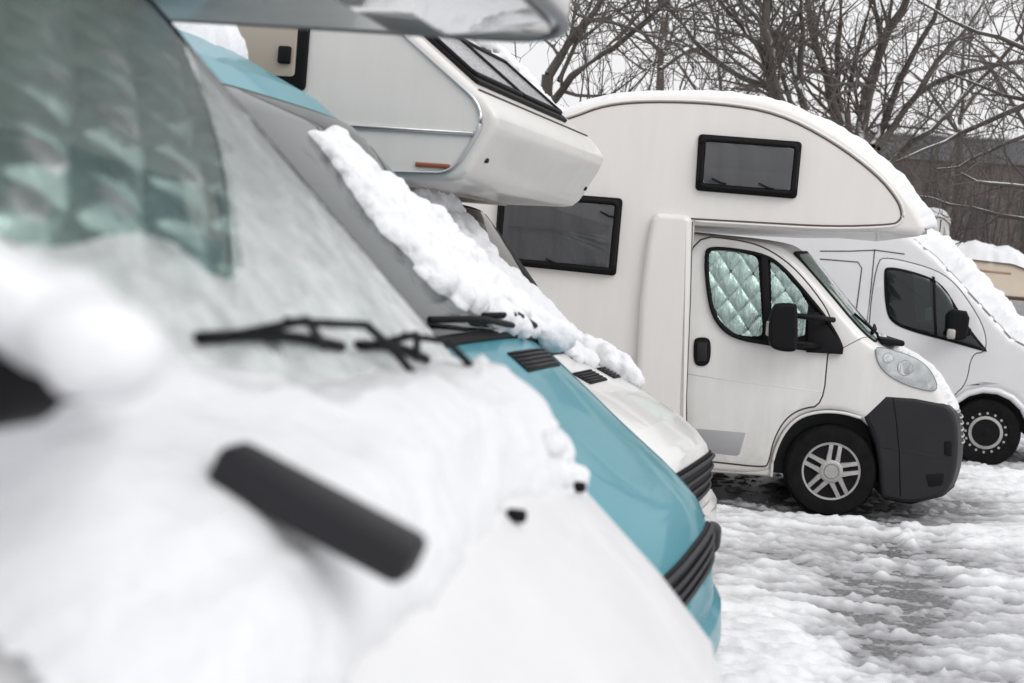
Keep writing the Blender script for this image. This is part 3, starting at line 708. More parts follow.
b_ = band(B, 60, [(415,322),(440,312),(470,318),(480,325)], [(415,331),(440,333),(480,336)], .0, .35, .015, .03, (415, 480))
clumps('cowl_snow', b_, B.M, 'small snow scraps caught in the wipers of the teal van', .009, .012, .04)
rsB = Path([(-1.83,2.35),(-2.0,2.44),(-4.2,2.52)], [(-1.89,2.295),(-2.06,2.37),(-4.2,2.44)], bw, 3)
roof_snow('roof_snow', rsB, bw, .12, B.M, 'slab of snow on the teal van roof', .09, 90, 70, wB, .03, poly=[(.16,-.2),(.12,.3),(.15,.72),(2.3,.75),(2.3,-.75),(.5,-.75)])

# ---------------------------------------------------------------- C: old white alcove camper
C = Frame((.94, 7.0), 17)
rC = root('old_camper_van', C, 'older white camper with boxy overcab cabin and slanted front window beside the teal van', 'camper van', 'camper vans parked in a row')
cw = .90
archC = arch(-.95, .34, .40, .30)
ocC = [(-2.2,.3)]+archC+[(-.4,.26),(-.04,.26),(.05,.36),(.07,.50),(.05,.56),(.02,.58),(.03,.78),(.015,.80),(.0,.84),(-.06,.91),(-.16,.985),(-.35,1.08),(-.60,1.185),(-.76,1.25),(-1.1,1.65),(-1.42,1.98),(-1.6,2.0),(-2.2,2.0)]
osC = [(-2.2,.3)]+archC+[(-.4,.26),(-.16,.26),(-.08,.36),(-.06,.50),(-.07,.56),(-.09,.58),(-.08,.72),(-.085,.74),(-.10,.77),(-.16,.83),(-.28,.91),(-.47,1.02),(-.72,1.13),(-.84,1.20),(-1.2,1.63),(-1.48,1.96),(-1.62,2.0),(-2.2,2.0)]
def wC(x, y, z): return (x, y*(1-.10*max(0, z-1.2)), z)
solid('body', white, rC, ocC, cw, .09, osC, wC, power=3, mid=14)
hoodC = Path(ocC[i0+7:-4], osC[i0+7:-4], cw, 3); wsC = Path(ocC[-5:-2], osC[-5:-2], cw, 3)
print('hoodC', hoodC.pc[0], hoodC.pc[-1])
plate('windscreen_seal', black, rC, rect(.0, wsC.L, -.82, .82, .05), wsC, -.01, .012, .004, wC, .12)
plate('windscreen', glassdd, rC, rect(.03, wsC.L-.03, -.79, .79, .05), wsC, .016, .020, .001, wC, .12)
tubes1('bonnet_seam', seamm, rC, [[hoodC(hoodC.L*k/14, y, .0) for k in range(15)] for y in (-.72,.72)], .004, 4, warp=wC)
L_ = hoodC.L; print('ventC', hits(C, hoodC, [(578,370),(605,383)]))
vent(rC, hoodC, .63, .74, -.22, .14, wC); vent(rC, hoodC, .63, .74, .30, .60, wC)
gC = Path(ocC[i0+5:i0+8], osC[i0+5:i0+8], cw, 3)
plate('radiator_grille', black, rC, rect(.0, gC.L, -.80, .80, .02), gC, -.01, .012, .004, wC, .08)
for k in range(4):
    tubes('grille_slat', bump_m, rC, [[gC(gC.L*(k+.5)/4, -.80+1.6*j/12, .018) for j in range(13)]], .010, 6, warp=wC)
bpc2 = [(a-.0, b-.03) for a, b in bpc]; bps2 = [(a, b-.03) for a, b in bps]
solid('bumper', white, rC, bpc2, cw+.025, .05, bps2, wC, power=3, mid=14)
for sg in (-1, 1):
    plate('door', white, rC, rnd([(-1.9,.42),(-1.4,.42),(-1.32,.7),(-1.15,.85),(-1.1,1.2),(-1.5,1.85),(-1.9,1.9)], .05), side(cw, sg), .0, .007, .005, wC, .2)
    wheel(rC, -.95, sg*(cw-.01), .33, .33, sg, 'alloy'); wheel(rC, -4.3, sg*(.98), .33, .33, sg, 'alloy')
solid('wheel_housing', darkin, rC, [(-1.36,.32),(-.54,.32),(-.54,.75),(-1.36,.75)], .68, .05, cuts=False)
olC = [(-6.0,.42),(-1.95,.42),(-1.95,2.02),(-1.3,2.03),(-1.02,2.045),(-.955,2.07),(-.875,2.22),(-.855,2.28),(-.865,2.35),(-.905,2.415),(-1.7,3.02),(-1.9,3.06),(-6.0,3.06)]
olC = [(-6.0,.42),(-1.95,.42),(-1.95,2.02),(-1.3,2.03),(-1.03,2.04),(-.985,2.05),(-.95,2.08),(-.925,2.12),(-.85,2.26),(-.832,2.30),(-.828,2.33),(-.84,2.36),(-.885,2.41),(-.91,2.432),(-.94,2.452),(-1.7,3.02),(-1.9,3.06),(-6.0,3.06)]
solid('living_body', gelw, rC, olC, 1.0, .035, warp=ident, nr=4)
sideC = lambda a, b, c: (a, -(1.0+c), b)
ring = [(-1.95,2.06),(-1.3,2.065),(-1.06,2.075),(-1.0,2.11),(-.925,2.24),(-.895,2.31),(-.93,2.40),(-1.72,2.995)]
tubes('edge_trim', alu, rC, [[sideC(a, b, .004) for a, b in rnd(ring, [0,.02,.03,.04,.04,.05,.05,0], 3)]], .011, 6)
tubes('edge_trim', greytrim, rC, [[sideC(a, b, .008) for a, b in rnd(ring, [0,.02,.03,.04,.04,.05,.05,0], 3)]], .005, 6)
tubes('edge_trim', greytrim, rC, [[(a, 1.002, b) for a, b in ring]], .008, 6)
x0, z0 = C.at(360, 126, -1); x1, z1 = C.at(474, 134, -1)
tubes('side_rail', alu, rC, [[(-2.6, -1.005, z0), (x1, -1.005, z1)]], .012, 6); tubes('side_rail', greytrim, rC, [[(-2.6, -1.012, z0), (x1, -1.012, z1)]], .005, 6)
p0 = C.at(416,162,-1); p1 = C.at(450,169,-1); print('refl', p0, p1)
plate('side_reflector', orange, rC, rect(p0[0], p1[0], p1[1], p0[1], .006), sideC, 0, .012, .004)
# alcove side window: black frame, beige blind, latch
wx0, wz0 = C.at(296, 84, -1); wx1, wz1 = C.at(311, 20, -1); print('Cwin', wx0, wz0, wx1, wz1)
wf = plate('side_window', black, rC, rnd([(wx1-1.0, wz0-.03),(wx1, wz0-.03),(wx1, wz1+.18),(wx1-1.0, wz1+.18)], .03), sideC, 0, .022, .006)
plate('blind', blind, wf, rect(wx1-.93, wx0, wz0+.03, wz1+.12, .02), sideC, .018, .026, .002)
lx, lz = C.at(285, 55, -1.03); rbox('latch', black, wf, (lx-.03,-1.05,lz-.04), (lx+.03,-1.02,lz+.04), .01)
# slanted front window
slC = Path([(-.915,2.433),(-1.7,3.02)], None, 1); wpx = hits(C, slC, [(470,84),(436,36),(527,76),(566,127)]); print('C slant', wpx, slC.L)
wf = plate('front_window', black, rC, rnd([(.10,-.86),(.62,-.86),(.62,.72),(.10,.72)], .03), slC, 0, .02, .005)
fw_mat = mat('speckled_acrylic', (.11,.11,.125), .25, var=.8, vscale=45, vcol=(.40,.40,.41), spec=.3)
for y0, y1 in ((-.81,-.08),(-.04,.67)):
    tubes('pane_frame', black, wf, [[slC(a, b, .026) for a, b in rect(.150, .595, y0-.015, y1+.015, .03)]], .014, 6, closed=True)
    plate('pane', fw_mat, wf, rect(.165, .58, y0, y1, .02), slC, .018, .026, .003)
tubes('panel_seam', seamm, rC, [[slC(.03, -.97, .002), slC(.03, .97, .002)]], .006, 5)
for (px, py, y) in ((486,156,None),(592,187,None)):
    fpth = Path([(-.955,2.07),(-.865,2.29)], None, 1); s, y = hit(C, fpth, px, py); print('bumper stop', s, y)
    y = max(-.93, min(.93, y)); c = Vector(fpth(s, y, .012)); rbox('rubber_stop', black, rC, c-Vector((.03,.024,.036)), c+Vector((.022,.024,.036)), .008)
plate('floor_panel', mat('plywood_floor', (.42,.37,.32), .6, var=.3, vscale=6), rC, rect(-1.9,-1.35,-.9,.9,.03), lambda a, b, c: (a, b, 2.03-c), 0, .012, .003)
# snow on C
random.seed(9)
topCp = Path(ocC[i0+7:-2], osC[i0+7:-2], cw, 3)
b_ = band(C, 200, [(556,320),(600,336),(625,352),(641,378)], [(556,352),(575,366),(600,378),(641,388)], .6, .85, .03, .06, (556, 640), topCp, wC)
clumps('bonnet_snow', b_, C.M, 'rounded snow heap on the rear bonnet of the older white camper', .014, .022, .06)
b_ = band(C, 420, [(398,192),(415,178),(438,186),(458,208),(486,249),(515,277),(544,300),(566,324)], [(398,225),(430,262),(470,300),(500,320),(566,352)], .5, .85, .035, .07, (400, 562), topCp, wC)
clumps('windscreen_snow', b_, C.M, 'snow lump on the windscreen under the boxy overcab', .014, .022, .06)
b_ = band(C, 90, [(468,42),(500,42),(525,60),(545,85)], [(480,55),(510,72),(546,92)], .75, .92, .02, .05, (470, 545))
b_ = []
for k in range(140):
    s = random.uniform(.22, .95); y = random.uniform(.72, .96); h = .05*min(1, (s-.3)/.2)
    x, yy, z = slC(s, y, random.uniform(0, h)); b_.append((x, yy, z, random.uniform(.02, .045)))
clumps('overcab_snow', b_, C.M, 'snow strip on the slanted front of the boxy overcab', .013, .018, .05)

# ---------------------------------------------------------------- D: rounded alcove motorhome
D = Frame((3.57, 11.4), 6)
rD = root('motorhome', D, 'large white motorhome with rounded overcab, silver quilted cab windows and charcoal bumper', 'motorhome')
S = -1.0; SC_ = -1.12; dw = 1.0; dcw = 1.12
arD = [(771,477),(772,457),(782,433),(798,417),(820,411),(843,412),(861,419),(873,431),(882,452),(886,491)]
pr = [((911,500),(915,500)),((954,489),(938,490)),((962,472),(948,472)),((967,445),(953,445)),((965,417),(950,415)),((957,402),(944,401)),((948.5,385),(939,387)),((933,366),(926,370)),((905,351),(897,357)),
      ((884,337),(874,345)),((860,309.6),(858,332)),((836,279),(824,291)),((812,251),(790,252)),((790,240),(770,243)),((700,231),(693,234))]
yc = -.60
ocD = [D.at(688,471,S)]+D.pts(arD, S)+[D.at(*c, yc) for c, s in pr]
osD = [D.at(688,471,S)]+D.pts(arD, S)+[D.at(*s, S) for c, s in pr]
ocD0, osD0 = ocD, osD
ocD = chaikin(ocD, 2); osD = chaikin(osD, 2)
ocD = [(-2.9, ocD[0][1])]+ocD+[(-2.9, ocD[-1][1])]; osD = [(-2.9, osD[0][1])]+osD+[(-2.9, osD[-1][1])]
def wD(x, y, z): return (x, y*(1-.09*max(0, z-1.25)), z)
def uS(pts):  # side points traced on the un-leaned plane
    return pts
bodyD = solid('cab_body', whitedirty, rD, ocD, dw, .055, osD, wD, power=2.2, mid=16, nr=5)
k0 = 1+len(arD); ocR = ocD0; osR = osD0
wsD = Path(chaikin(ocR[k0+9:k0+13], 1), chaikin(osR[k0+9:k0+13], 1), dw, 2.2)
plate('windscreen_seal', black, rD, rect(-.0, wsD.L, -.93, .93, .05), wsD, -.008, .010, .004, wD, .12)
plate('windscreen_mat', mat('green_mat', (.20,.26,.23), .4, var=.5, vscale=6, vcol=(.10,.14,.12)), rD, rect(.03, wsD.L-.03, -.90, .90, .05), wsD, .004, .012, .002, wD, .12)
plate('windscreen', glass, rD, rect(.03, wsD.L-.03, -.91, .91, .05), wsD, .014, .018, .001, wD, .12)
tubes('wiper', black, rD, [[wsD(.0,-.80,.02), wsD(.06,-.78,.04), wsD(.34,-.84,.03)], [wsD(.02,-.1,.03), wsD(.09,-.4,.04), wsD(.10,-.85,.03)]], .011, 6, warp=wD)
rbox('cowl', black, rD, (ocR[k0+9][0]-.06,-.86,ocR[k0+9][1]-.05), (ocR[k0+9][0]+.12,.86,ocR[k0+9][1]-.005), .02)
sD = side(dw)
def traced(lst, y=S): return D.pts(lst, y)
# door
door = traced([(691,235),(746,241),(772,251),(799,272),(828,310),(831,326),(827,354),(822.5,405),(801,408),(785,418),(773,439),(768,463),(764,467),(711,461),(689,459),(684,400),(687,300)]); door = chaikin(door, 2, True)
plate('door_gap', seamm, rD, offset_out(door, .010), sD, -.002, .003, .001, wD, .15)
dr = plate('door', whitedirty, rD, offset_out(door, -.001), sD, -.002, .008, .005, wD, .15)
# crease
tubes('door_crease', white, dr, [[sD(a, b, .004) for a, b in traced([(688,374),(740,382),(790,388),(822,392)])]], .006, 6, warp=wD)
gap2 = traced([(828,354),(835,352),(862,338),(874,336)])
tubes('panel_seam', seamm, rD, [[sD(a, b, .001) for a, b in gap2]], .0025, 4, warp=wD)
# side window
wo = traced([(705,254),(708,246.5),(733,247.7),(767,254),(785,267),(806,291),(828,318),(843,345),(842,354),(812,351),(767,345),(733,338.6),(717,325),(709,307),(705,273)]); wo = chaikin(wo, 2, True)
fr = plate('window_frame', black, dr, wo, sD, .004, .020, .004, wD, .12)
g1 = traced([(709,253),(714,249.5),(735,251),(758,256.5),(763,336),(745,336),(733,333),(720,321),(713,305),(709,276)]); g1 = rnd(g1, .05)
g2 = traced([(771,262),(779,267),(800,291),(808,305),(804,335),(796,337),(772,336)])
def matfield(name, parent, poly, mp, amp, cell, seed, base=.018):
    q = quilt(cell, amp, seed, .7); xs = [p[0] for p in poly]; ys = [p[1] for p in poly]
    return field(name, silver, parent, min(xs), max(xs), min(ys), max(ys), int((max(xs)-min(xs))/.005), int((max(ys)-min(ys))/.005), mp, lambda a, b: base+q(a, b), wD, inside=lambda a, b: sdf((a, b), poly) > 0)
for gi, g in enumerate((g1, g2)):
    matfield('quilted_mat', fr, g, lambda a, b, c: sD(a, b, c), .017, .165, gi*4+1)
    plate('window_pane', glass, fr, g, sD, .041, .043, .0005, wD, .15)
gf = traced([(761,254),(768,257),(771,345),(764,344)]); plate('window_divider', black, fr, gf, sD, .01, .045, .006, wD)
wo_in = poly_inset(wo, .03)
tubes('window_rim', black, fr, [[sD(a, b, .030) for a, b in poly_inset(wo, .012)]], .017, 6, closed=True, warp=wD)
# mirror corner
plate('mirror_base', black, dr, traced([(808,312),(818,312),(843,347),(842,354),(806,352)]), sD, .01, .055, .01, wD)
hd = traced([(693.5,342),(696,337.5),(707,337),(711,342),(710.5,360),(706,366),(697,366),(693.5,361)]); hd = chaikin(hd, 2, True)
h = plate('door_handle', black, dr, hd, sD, .004, .022, .006, wD)
plate('handle_grip', bump_m, h, traced([(697,342),(707,342),(707,361),(697,361)]), sD, .02, .028, .004, wD)
plate('grey_panel', patchm, rD, traced([(691,428),(745.5,432.7),(739.5,454),(736,455.5),(689,450)]), sD, .004, .012, .003, wD)
# fender, arch lip, sill
lip = chaikin(traced([(771,477),(773,457),(783,433),(798.5,417),(820.5,411.5),(843,412.5),(861,418)]), 2)
tubes('arch_lip', white, rD, [[sD(a, b, -.006) for a, b in lip]], .012, 8, warp=wD)
solid('sill', whitedirty, rD, [(-2.9, osR[0][1]-.03), (osR[1][0]+.01, osR[1][1]-.0), (osR[1][0]+.01, osR[1][1]+.06), (-2.9, osR[0][1]+.06)], dw-.015, .02, cuts=False, mid=2)
# headlight
hl = traced([(874,347),(885,348),(903,353),(920,360),(933,373),(939,392),(918,389),(895,380),(879,367)]); hl = chaikin(hl, 2, True)
h1 = plate('headlight', mat('reflector', (.88,.88,.89), .2, metal=.6, var=.35, vscale=5, vcol=(.5,.5,.51), bump=.12, bscale=8), rD, hl, sD, -.004, .008, .003, wD, .1)
for px, py, r in ((888,358,.035),(905,368,.055)):
    a, b = D.at(px, py, S); lathe_obj('lamp_bowl', chrome, h1, [(r, -.012), (r*.9, -.006), (r*.5, -.02+.012), (.001, -.004)], (a, -dw, b), 20); tubes('lamp_ring', greytrim, h1, [[(a+r*math.cos(q*.3142), -dw-.006, b+r*math.sin(q*.3142)) for q in range(20)]], .005, 5, closed=True, warp=wD)
tubes('headlight_edge', greytrim, h1, [[sD(a, b, .006) for a, b in hl]], .004, 5, closed=True, warp=wD)
plate('headlight_glass', lens, h1, poly_inset(hl, .004), sD, .012, .016, .002, wD, .1)
# bumper
bc = [((864,417),(864,417)),((870,429),(870,429)),((878,452),(878,452)),((881,494),(881,494)),((883,498),(883,498)),((911,504),(911,504)),((953,494),(937,497)),((962,488),(948,490)),((968.5,472),(955,472)),((971.5,446),(958,446)),((969.5,417),(956,416)),((960,405),(947,404.5)),((943,402),(938,402.5)),((915,398),(915,398)),((886,396),(886,396))]
ocb = [D.at(*c, yc if c != s else S) for c, s in bc]; osb = [D.at(*s, S) for c, s in bc]
ocbR, osbR = ocb, osb
def bround(o): return chaikin(o[0:4], 2)+chaikin(o[4:14], 2)+[o[14]]
ocb = bround(ocb); osb = bround(osb)
bmD = solid('bumper', bump_m, rD, ocb, dw+.014, .030, osb, wD, power=2.2, mid=14)
solid('bumper_lip', black, bmD, [(a, b) for a, b in D.pts([(884,488),(911,498),(954,488),(962,482),(963,488),(954,497),(911,505),(885,500)], yc)], dw-.02, .02, D.pts([(884,488),(911,498),(938,490),(948,484),(949,490),(938,498),(911,505),(885,500)], S), wD, power=2.2, mid=14)
tubes('bumper_seam', black, bmD, [[(a, -dw-.014, b) for a, b in traced([(893,398),(896,420),(899,450),(900,496)])]], .004, 5, warp=wD)
# step in the bumper and fog recess
tubes('bumper_crease', bump_m, bmD, [[(a, -dw-.012, b) for a, b in traced([(884,448),(900,450),(925,455),(940,458)])]], .004, 6, warp=wD)
plate('fog_recess', black, bmD, rnd(traced([(925,474),(944,473),(942,485),(928,487)]), .02), side(dw+.014), -.02, .002, .001, wD)
plate('corner_intake', black, bmD, rnd(traced([(944,441),(951,441),(951,456),(944,455)]), .01), side(dw+.014), -.06, .006, .002, wD)
gp = Path([ocbR[11], ocbR[10], ocbR[9]], [osbR[11], osbR[10], osbR[9]], dw, 2.2)
for k in range(6):
    tubes('grille_bar', hubm, rD, [[gp(gp.L*(.25+.7*k/5), -.86+1.72*j/16, .004) for j in range(17)]], .009, 6, warp=wD)
solid('wheel_housing', darkin, rD, [(D.at(768,480,S)[0], .25), (D.at(889,480,S)[0], .25), (D.at(887,480,S)[0], .9), (D.at(771,480,S)[0], .9)], .74, .02, cuts=False)
wx, wz = D.at(831, 474, S); print('D wheel', wx, wz)
rw = .345
wheel(rD, wx, -dw+.03, rw-.01, rw, -1); wheel(rD, wx, dw-.03, rw-.01, rw, 1)
wheel(rD, wx-4.0, -dcw+.05, rw-.01, rw, -1); wheel(rD, wx-4.0, dcw-.05, rw-.01, rw, 1)
# mirror
my = -1.24
mh = [D.at(px, py, my) for px, py in ((773,306),(778,303),(794,303),(797,306),(797,347),(793,352),(775,350),(768,344),(768,320))]; mh = chaikin(mh, 2, True)
mD = solid('door_mirror', black, rD, mh, .09, .03, y0=my, cuts=False, mid=2)
for (pa, pb) in (((780,314),(834,320)), ((780,342),(820,346))):
    a = D.at(*pa, my); b = D.at(*pb, -1.05)
    tubes('mirror_arm', black, mD, [[(a[0], my, a[1]), (a[0]*.4+b[0]*.6, -1.2, b[1]+.01), (b[0], -1.04, b[1])]], .020, 8)
a = D.at(769.5, 328, my-.05); rbox('mirror_lens', hubm, mD, (a[0]-.02, my-.05, a[1]-.06), (a[0]+.012, my+.05, a[1]+.05), .015)
# coach body
top_c = [(500,150),(530,124),(566,109),(605,97.5),(650,93),(700,93),(750,96.5),(786,105),(832,127.5),(877,160),(911,198),(927,226)]
bot_c = [(926,232),(920,236),(900,234),(875,232),(832,232),(760,229),(692,225)]
oC = chaikin(D.pts(top_c, SC_), 2); oC = [(-6.6, oC[0][1]-.05), (-5.4, oC[0][1]+.0)]+oC
ob = D.pts(bot_c, SC_); x_f = D.at(688,300,SC_)[0]
ob[-1] = (x_f, ob[-1][1]); olD = oC+ob+[(x_f, .40),(-6.6,.40)]
olD = [(a, min(b, 3.12)) for a, b in olD]
solid('living_body', gel, rD, olD, dcw, .055, warp=ident, nr=6, mid=3)
sDc = side(dcw)
seam = [(560,121),(573.6,117.5),(605,105.5),(650.6,101.7),(718.6,104),(777.5,113.5),(832,141.6),(877,175.5),(897.6,200.5),(902,215),(899,221),(893,224.5),(832,226.5),(760,222.5),(691,218.6)]
sm = chaikin(D.pts(seam, SC_), 2)
tubes('panel_edge', mat('brown_seam', (.09,.06,.05), .7), rD, [[sDc(a, b, .0) for a, b in sm]], .0065, 6)
tubes('panel_edge', gel, rD, [[sDc(a, b, .0) for a, b in offset_out(sm, .018)[1:-1]]], .010, 6)
# roof rail line
# fairing pillar
fp = D.pts([(652,219),(657,213),(686,215),(692,219.5),(690,300),(686,400),(686,470),(640,470),(636,380),(640,300),(646,250)], SC_)
solid('pillar_fairing', gel, rD, rnd(fp, .02, 3), .07, .045, y0=-dcw-.005, cuts=False, mid=2, nr=5)
tubes('panel_seam', seamm, rD, [[(a, -dcw-.02, b) for a, b in D.pts([(692,222),(690,300),(686,398),(687,470)], SC_)]], .007, 5)
def camper_window(px4, label=None, divide=None, catches=()):
    q = D.pts(px4, SC_); f = plate('window', black, rD, rnd(q, .035), sDc, -.002, .028, .010)
    inner = poly_inset(q, .055)
    xs = [p[0] for p in inner]; zs = [p[1] for p in inner]
    wob = lambda a, b: .014+.012*math.sin(a*26+5*fb(a*1.5, b*.8, 4)+1.5*b)+.010*fb(a*11, b*2, 3)
    field('curtain', curtain, f, min(xs), max(xs), min(zs), max(zs), 160, 60, sDc, lambda a, b: .034+wob(a, b)*.6, inside=lambda a, b: inpoly((a, b), inner))
    plate('pane', acry, f, rnd(inner, .03), sDc, .056, .059, .001)
    tubes('gasket', black, f, [[sDc(a, b, .040) for a, b in rnd(poly_inset(q, .035), .04)]], .024, 6, closed=True)
    for px, py in catches:
        a, b = D.at(px, py, SC_); tubes('window_catch', black, f, [[(a-.05, -dcw-.05, b+.02), (a+.02, -dcw-.055, b-.01), (a+.06, -dcw-.05, b-.012)]], .010, 6)
    return f
camper_window([(695,190.5),(698.5,134),(802,142),(796.5,199)], catches=((718,182),(765,187)))
camper_window([(494,263.5),(499,189),(623,198.5),(616,276)], catches=((553,262),(607,215)))
# lighter horizontal streaks/dents on the skin
roofpath = Path(oC+ob[:1], None, dcw)
def tD(a, b):
    x = roofpath(a, b, 0)[0]; k = max(0, min(1, (x+1.7)/1.1)); return .035+.055*k+.012*fb(a*2.5, b*3)
roof_snow('motorhome_roof_snow', roofpath, dcw, tD, D.M, 'even snow layer along the curved roof of the large motorhome', .035, 420, 60, None, .010, b0=-dcw+.055, b1=dcw-.03, fs=5, na_amp=.25)
# snow on bonnet and bumper lip
hoodD = Path(chaikin(ocR[k0+4:k0+10], 1), chaikin(osR[k0+4:k0+10], 1), dw, 2.2)
roof_snow('motorhome_bonnet_snow', hoodD, dw, .035, D.M, 'thin snow patches on the nose and bumper lip of the large motorhome', .03, 90, 140, wD, .045, poly=[(.02,-.86),(.16,-.86),(.24,-.80),(hoodD.L-.08,-.72),(hoodD.L-.02,-.5),(hoodD.L-.02,.8),(.02,.8)], fs=5)

# ---------------------------------------------------------------- E: grey-white panel van
def depth_for(px, py, z):
    d = ray(px, py); return (z-H)/d.z*d.y
YE = depth_for(986, 432, .36); print('YE', YE)
pE = at(986, 432, YE); tE = R_(12)
cE = Vector((pE.x, pE.y, 0))+Vector((math.cos(tE), -math.sin(tE), 0))*1.0+Vector((math.sin(tE), math.cos(tE), 0))*.98
E_ = Frame((cE.x, cE.y), 12)
rE = root('panel_van', E_, 'pale grey high roof panel van behind the motorhome, snow across its windscreen', 'van')
SE = -.98; ew_ = .98
paint = mat('pale_grey_paint', (.70,.70,.715), .35, coat=.6, var=.05)
arE = arch(-1.0, .36, .43, .36)
def eT(l, y=SE): return E_.pts(l, y)
cowl = E_.at(1024, 338, -.5); 
ocE = [(-5.6,.42),(-1.5,.42)]+arE[1:-1]+[(-.5,.34),(-.05,.34),(.03,.5),(.05,.8),(.0,.98),(-.12,1.12),(-.42,1.27),(-.70,1.38),(-1.10,1.75),(-1.52,2.13),(-1.80,2.31),(-2.1,2.42),(-2.6,2.5),(-5.6,2.5)]
osE = [(-5.6,.42),(-1.5,.42)]+arE[1:-1]+[(-.5,.34),(-.2,.34),(-.12,.5),(-.10,.8),(-.14,.95),(-.28,1.08),(-.55,1.22),(-.84,1.34),(-1.23,1.71),(-1.64,2.09),(-1.88,2.26),(-2.15,2.36),(-2.6,2.44),(-5.6,2.44)]
def wE(x, y, z): return (x, y*(1-.07*max(0, z-1.2)), z)
solid('body', paint, rE, ocE, ew_, .08, osE, wE, power=2.5, mid=12)
sE = side(ew_)
wsE = Path(ocE[-7:-3], osE[-7:-3], ew_, 2.5)
plate('windscreen', darkin, rE, rect(.0, wsE.L-.25, -.86, .86, .06), wsE, -.006, .012, .004, wE, .12)
dE = chaikin(eT([(877,262),(887,257),(931,268),(952,280),(970,303),(985,330),(986,352),(971,353),(966,384),(953,395),(935,425),(870,425),(868,330)]), 2, True)
plate('door_gap', seamm, rE, offset_out(dE, .010), sE, -.002, .003, .001, wE, .2)
de = plate('door', paint, rE, dE, sE, -.002, .008, .004, wE, .2)
we = chaikin(eT([(883.5,271),(887,266.5),(905,269),(931,277),(945,287),(957,307),(972,332),(988,351),(985,352),(949,341.5),(915,333),(891,323.5),(885,308)]), 2, True)
fe = plate('window_frame', black, de, we, sE, .004, .014, .004, wE, .2)
plate('window_pane', glassd, fe, poly_inset(we, .03), sE, .030, .032, .001, wE, .2)
wi = poly_inset(eT([(912,273),(931,279),(933,326),(915,322)]), .01); plate('seat_back', mat('cab_interior_grey', (.25,.25,.27), .6, var=.3, vscale=5), fe, wi, sE, .012, .018, .003, wE)
wi = eT([(936,281),(950,297),(955,312),(950,330),(936,327)]); plate('cab_interior', mat('cab_interior_pale', (.42,.41,.44), .6, var=.4, vscale=6), fe, wi, sE, .012, .018, .003, wE)
plate('paper_cup', mat('white_card', (.7,.7,.7), .6), fe, eT([(926,308),(932,307),(932,320),(925,320)]), sE, .016, .024, .002, wE)
plate('window_divider', black, fe, eT([(932.5,276),(935,277),(937,338),(934,337)]), sE, .012, .040, .004, wE)
tubes('panel_seam', seamm, rE, [[sE(a, b, .001) for a, b in eT([(875,249),(871,290),(866,330),(862,400)])], [sE(a, b, .001) for a, b in eT([(820,251),(850,251),(876,250),(905,254)])], [sE(a, b, .001) for a, b in eT([(820,259),(858,262),(862,268),(855,320)])]], .006, 5, warp=wE)
mE = -1.16; mh = [E_.at(px, py, mE) for px, py in ((949,313),(953,309),(966,311),(969,318),(966,338),(958,341),(948,337))]
me_ = solid('door_mirror', black, rE, mh, .10, .03, y0=mE, cuts=False, mid=2)
a = E_.at(962, 330, -1.02); rbox('mirror_arm', black, me_, (a[0]-.05, -1.14, a[1]-.05), (a[0]+.08, -.96, a[1]+.03), .02)
a = E_.at(952, 334, mE-.06); rbox('mirror_lens', hubm, me_, (a[0]-.05, mE-.12, a[1]-.05), (a[0]+.03, mE-.04, a[1]+.05), .02)
tubes('arch_lip', paint, rE, [[sE(a, b, -.01) for a, b in arE]], .035, 8, warp=wE)
bce = [(-.58,.34),(-.05,.32),(.05,.4),(.07,.6),(.06,.82),(-.05,.85),(-.42,.80),(-.52,.62)]; bse = [(-.58,.34),(-.2,.32),(-.12,.4),(-.09,.6),(-.10,.80),(-.2,.84),(-.42,.80),(-.52,.62)]
solid('bumper', bump_m, rE, bce, ew_+.012, .04, bse, wE, mid=10)
solid('wheel_housing', darkin, rE, [(-1.44,.40),(-.56,.40),(-.56,.9),(-1.44,.9)], .72, .02, cuts=False)
for sg in (-1, 1):
    wheel(rE, -1.0, sg*(ew_-.03), .35, .35, sg, 'steel'); wheel(rE, -4.4, sg*(ew_-.03), .35, .35, sg, 'steel')
plate('headlight', MT['headlight_glass'], rE, rnd([(-.45,.95),(-.12,.92),(-.2,1.08),(-.5,1.2)], .03), sE, -.01, .008, .003, wE)
wsE2 = Path(ocE[-8:-1], osE[-8:-1], ew_, 2.5)
roof_snow('van_windscreen_snow', wsE2, ew_, lambda a, b: .13+.04*fb(a*4, b*4), E_.M, 'thick snow blanket over the windscreen of the pale grey van', .09, 120, 70, wE, .05, poly=[(.10,-.95),(1.6,-.93),(2.0,-.90),(2.6,-.88),(2.6,.86),(.10,.86)], fs=5)
roof_snow('van_bonnet_snow', Path(ocE[-11:-7], osE[-11:-7], ew_, 2.5), ew_, .06, E_.M, 'snow on the bonnet of the pale grey van', .06, 50, 60, wE, .05, poly=[(.05,-.3),(.45,-.6),(.62,-.85),(.62,.85),(.05,.8)], fs=5)

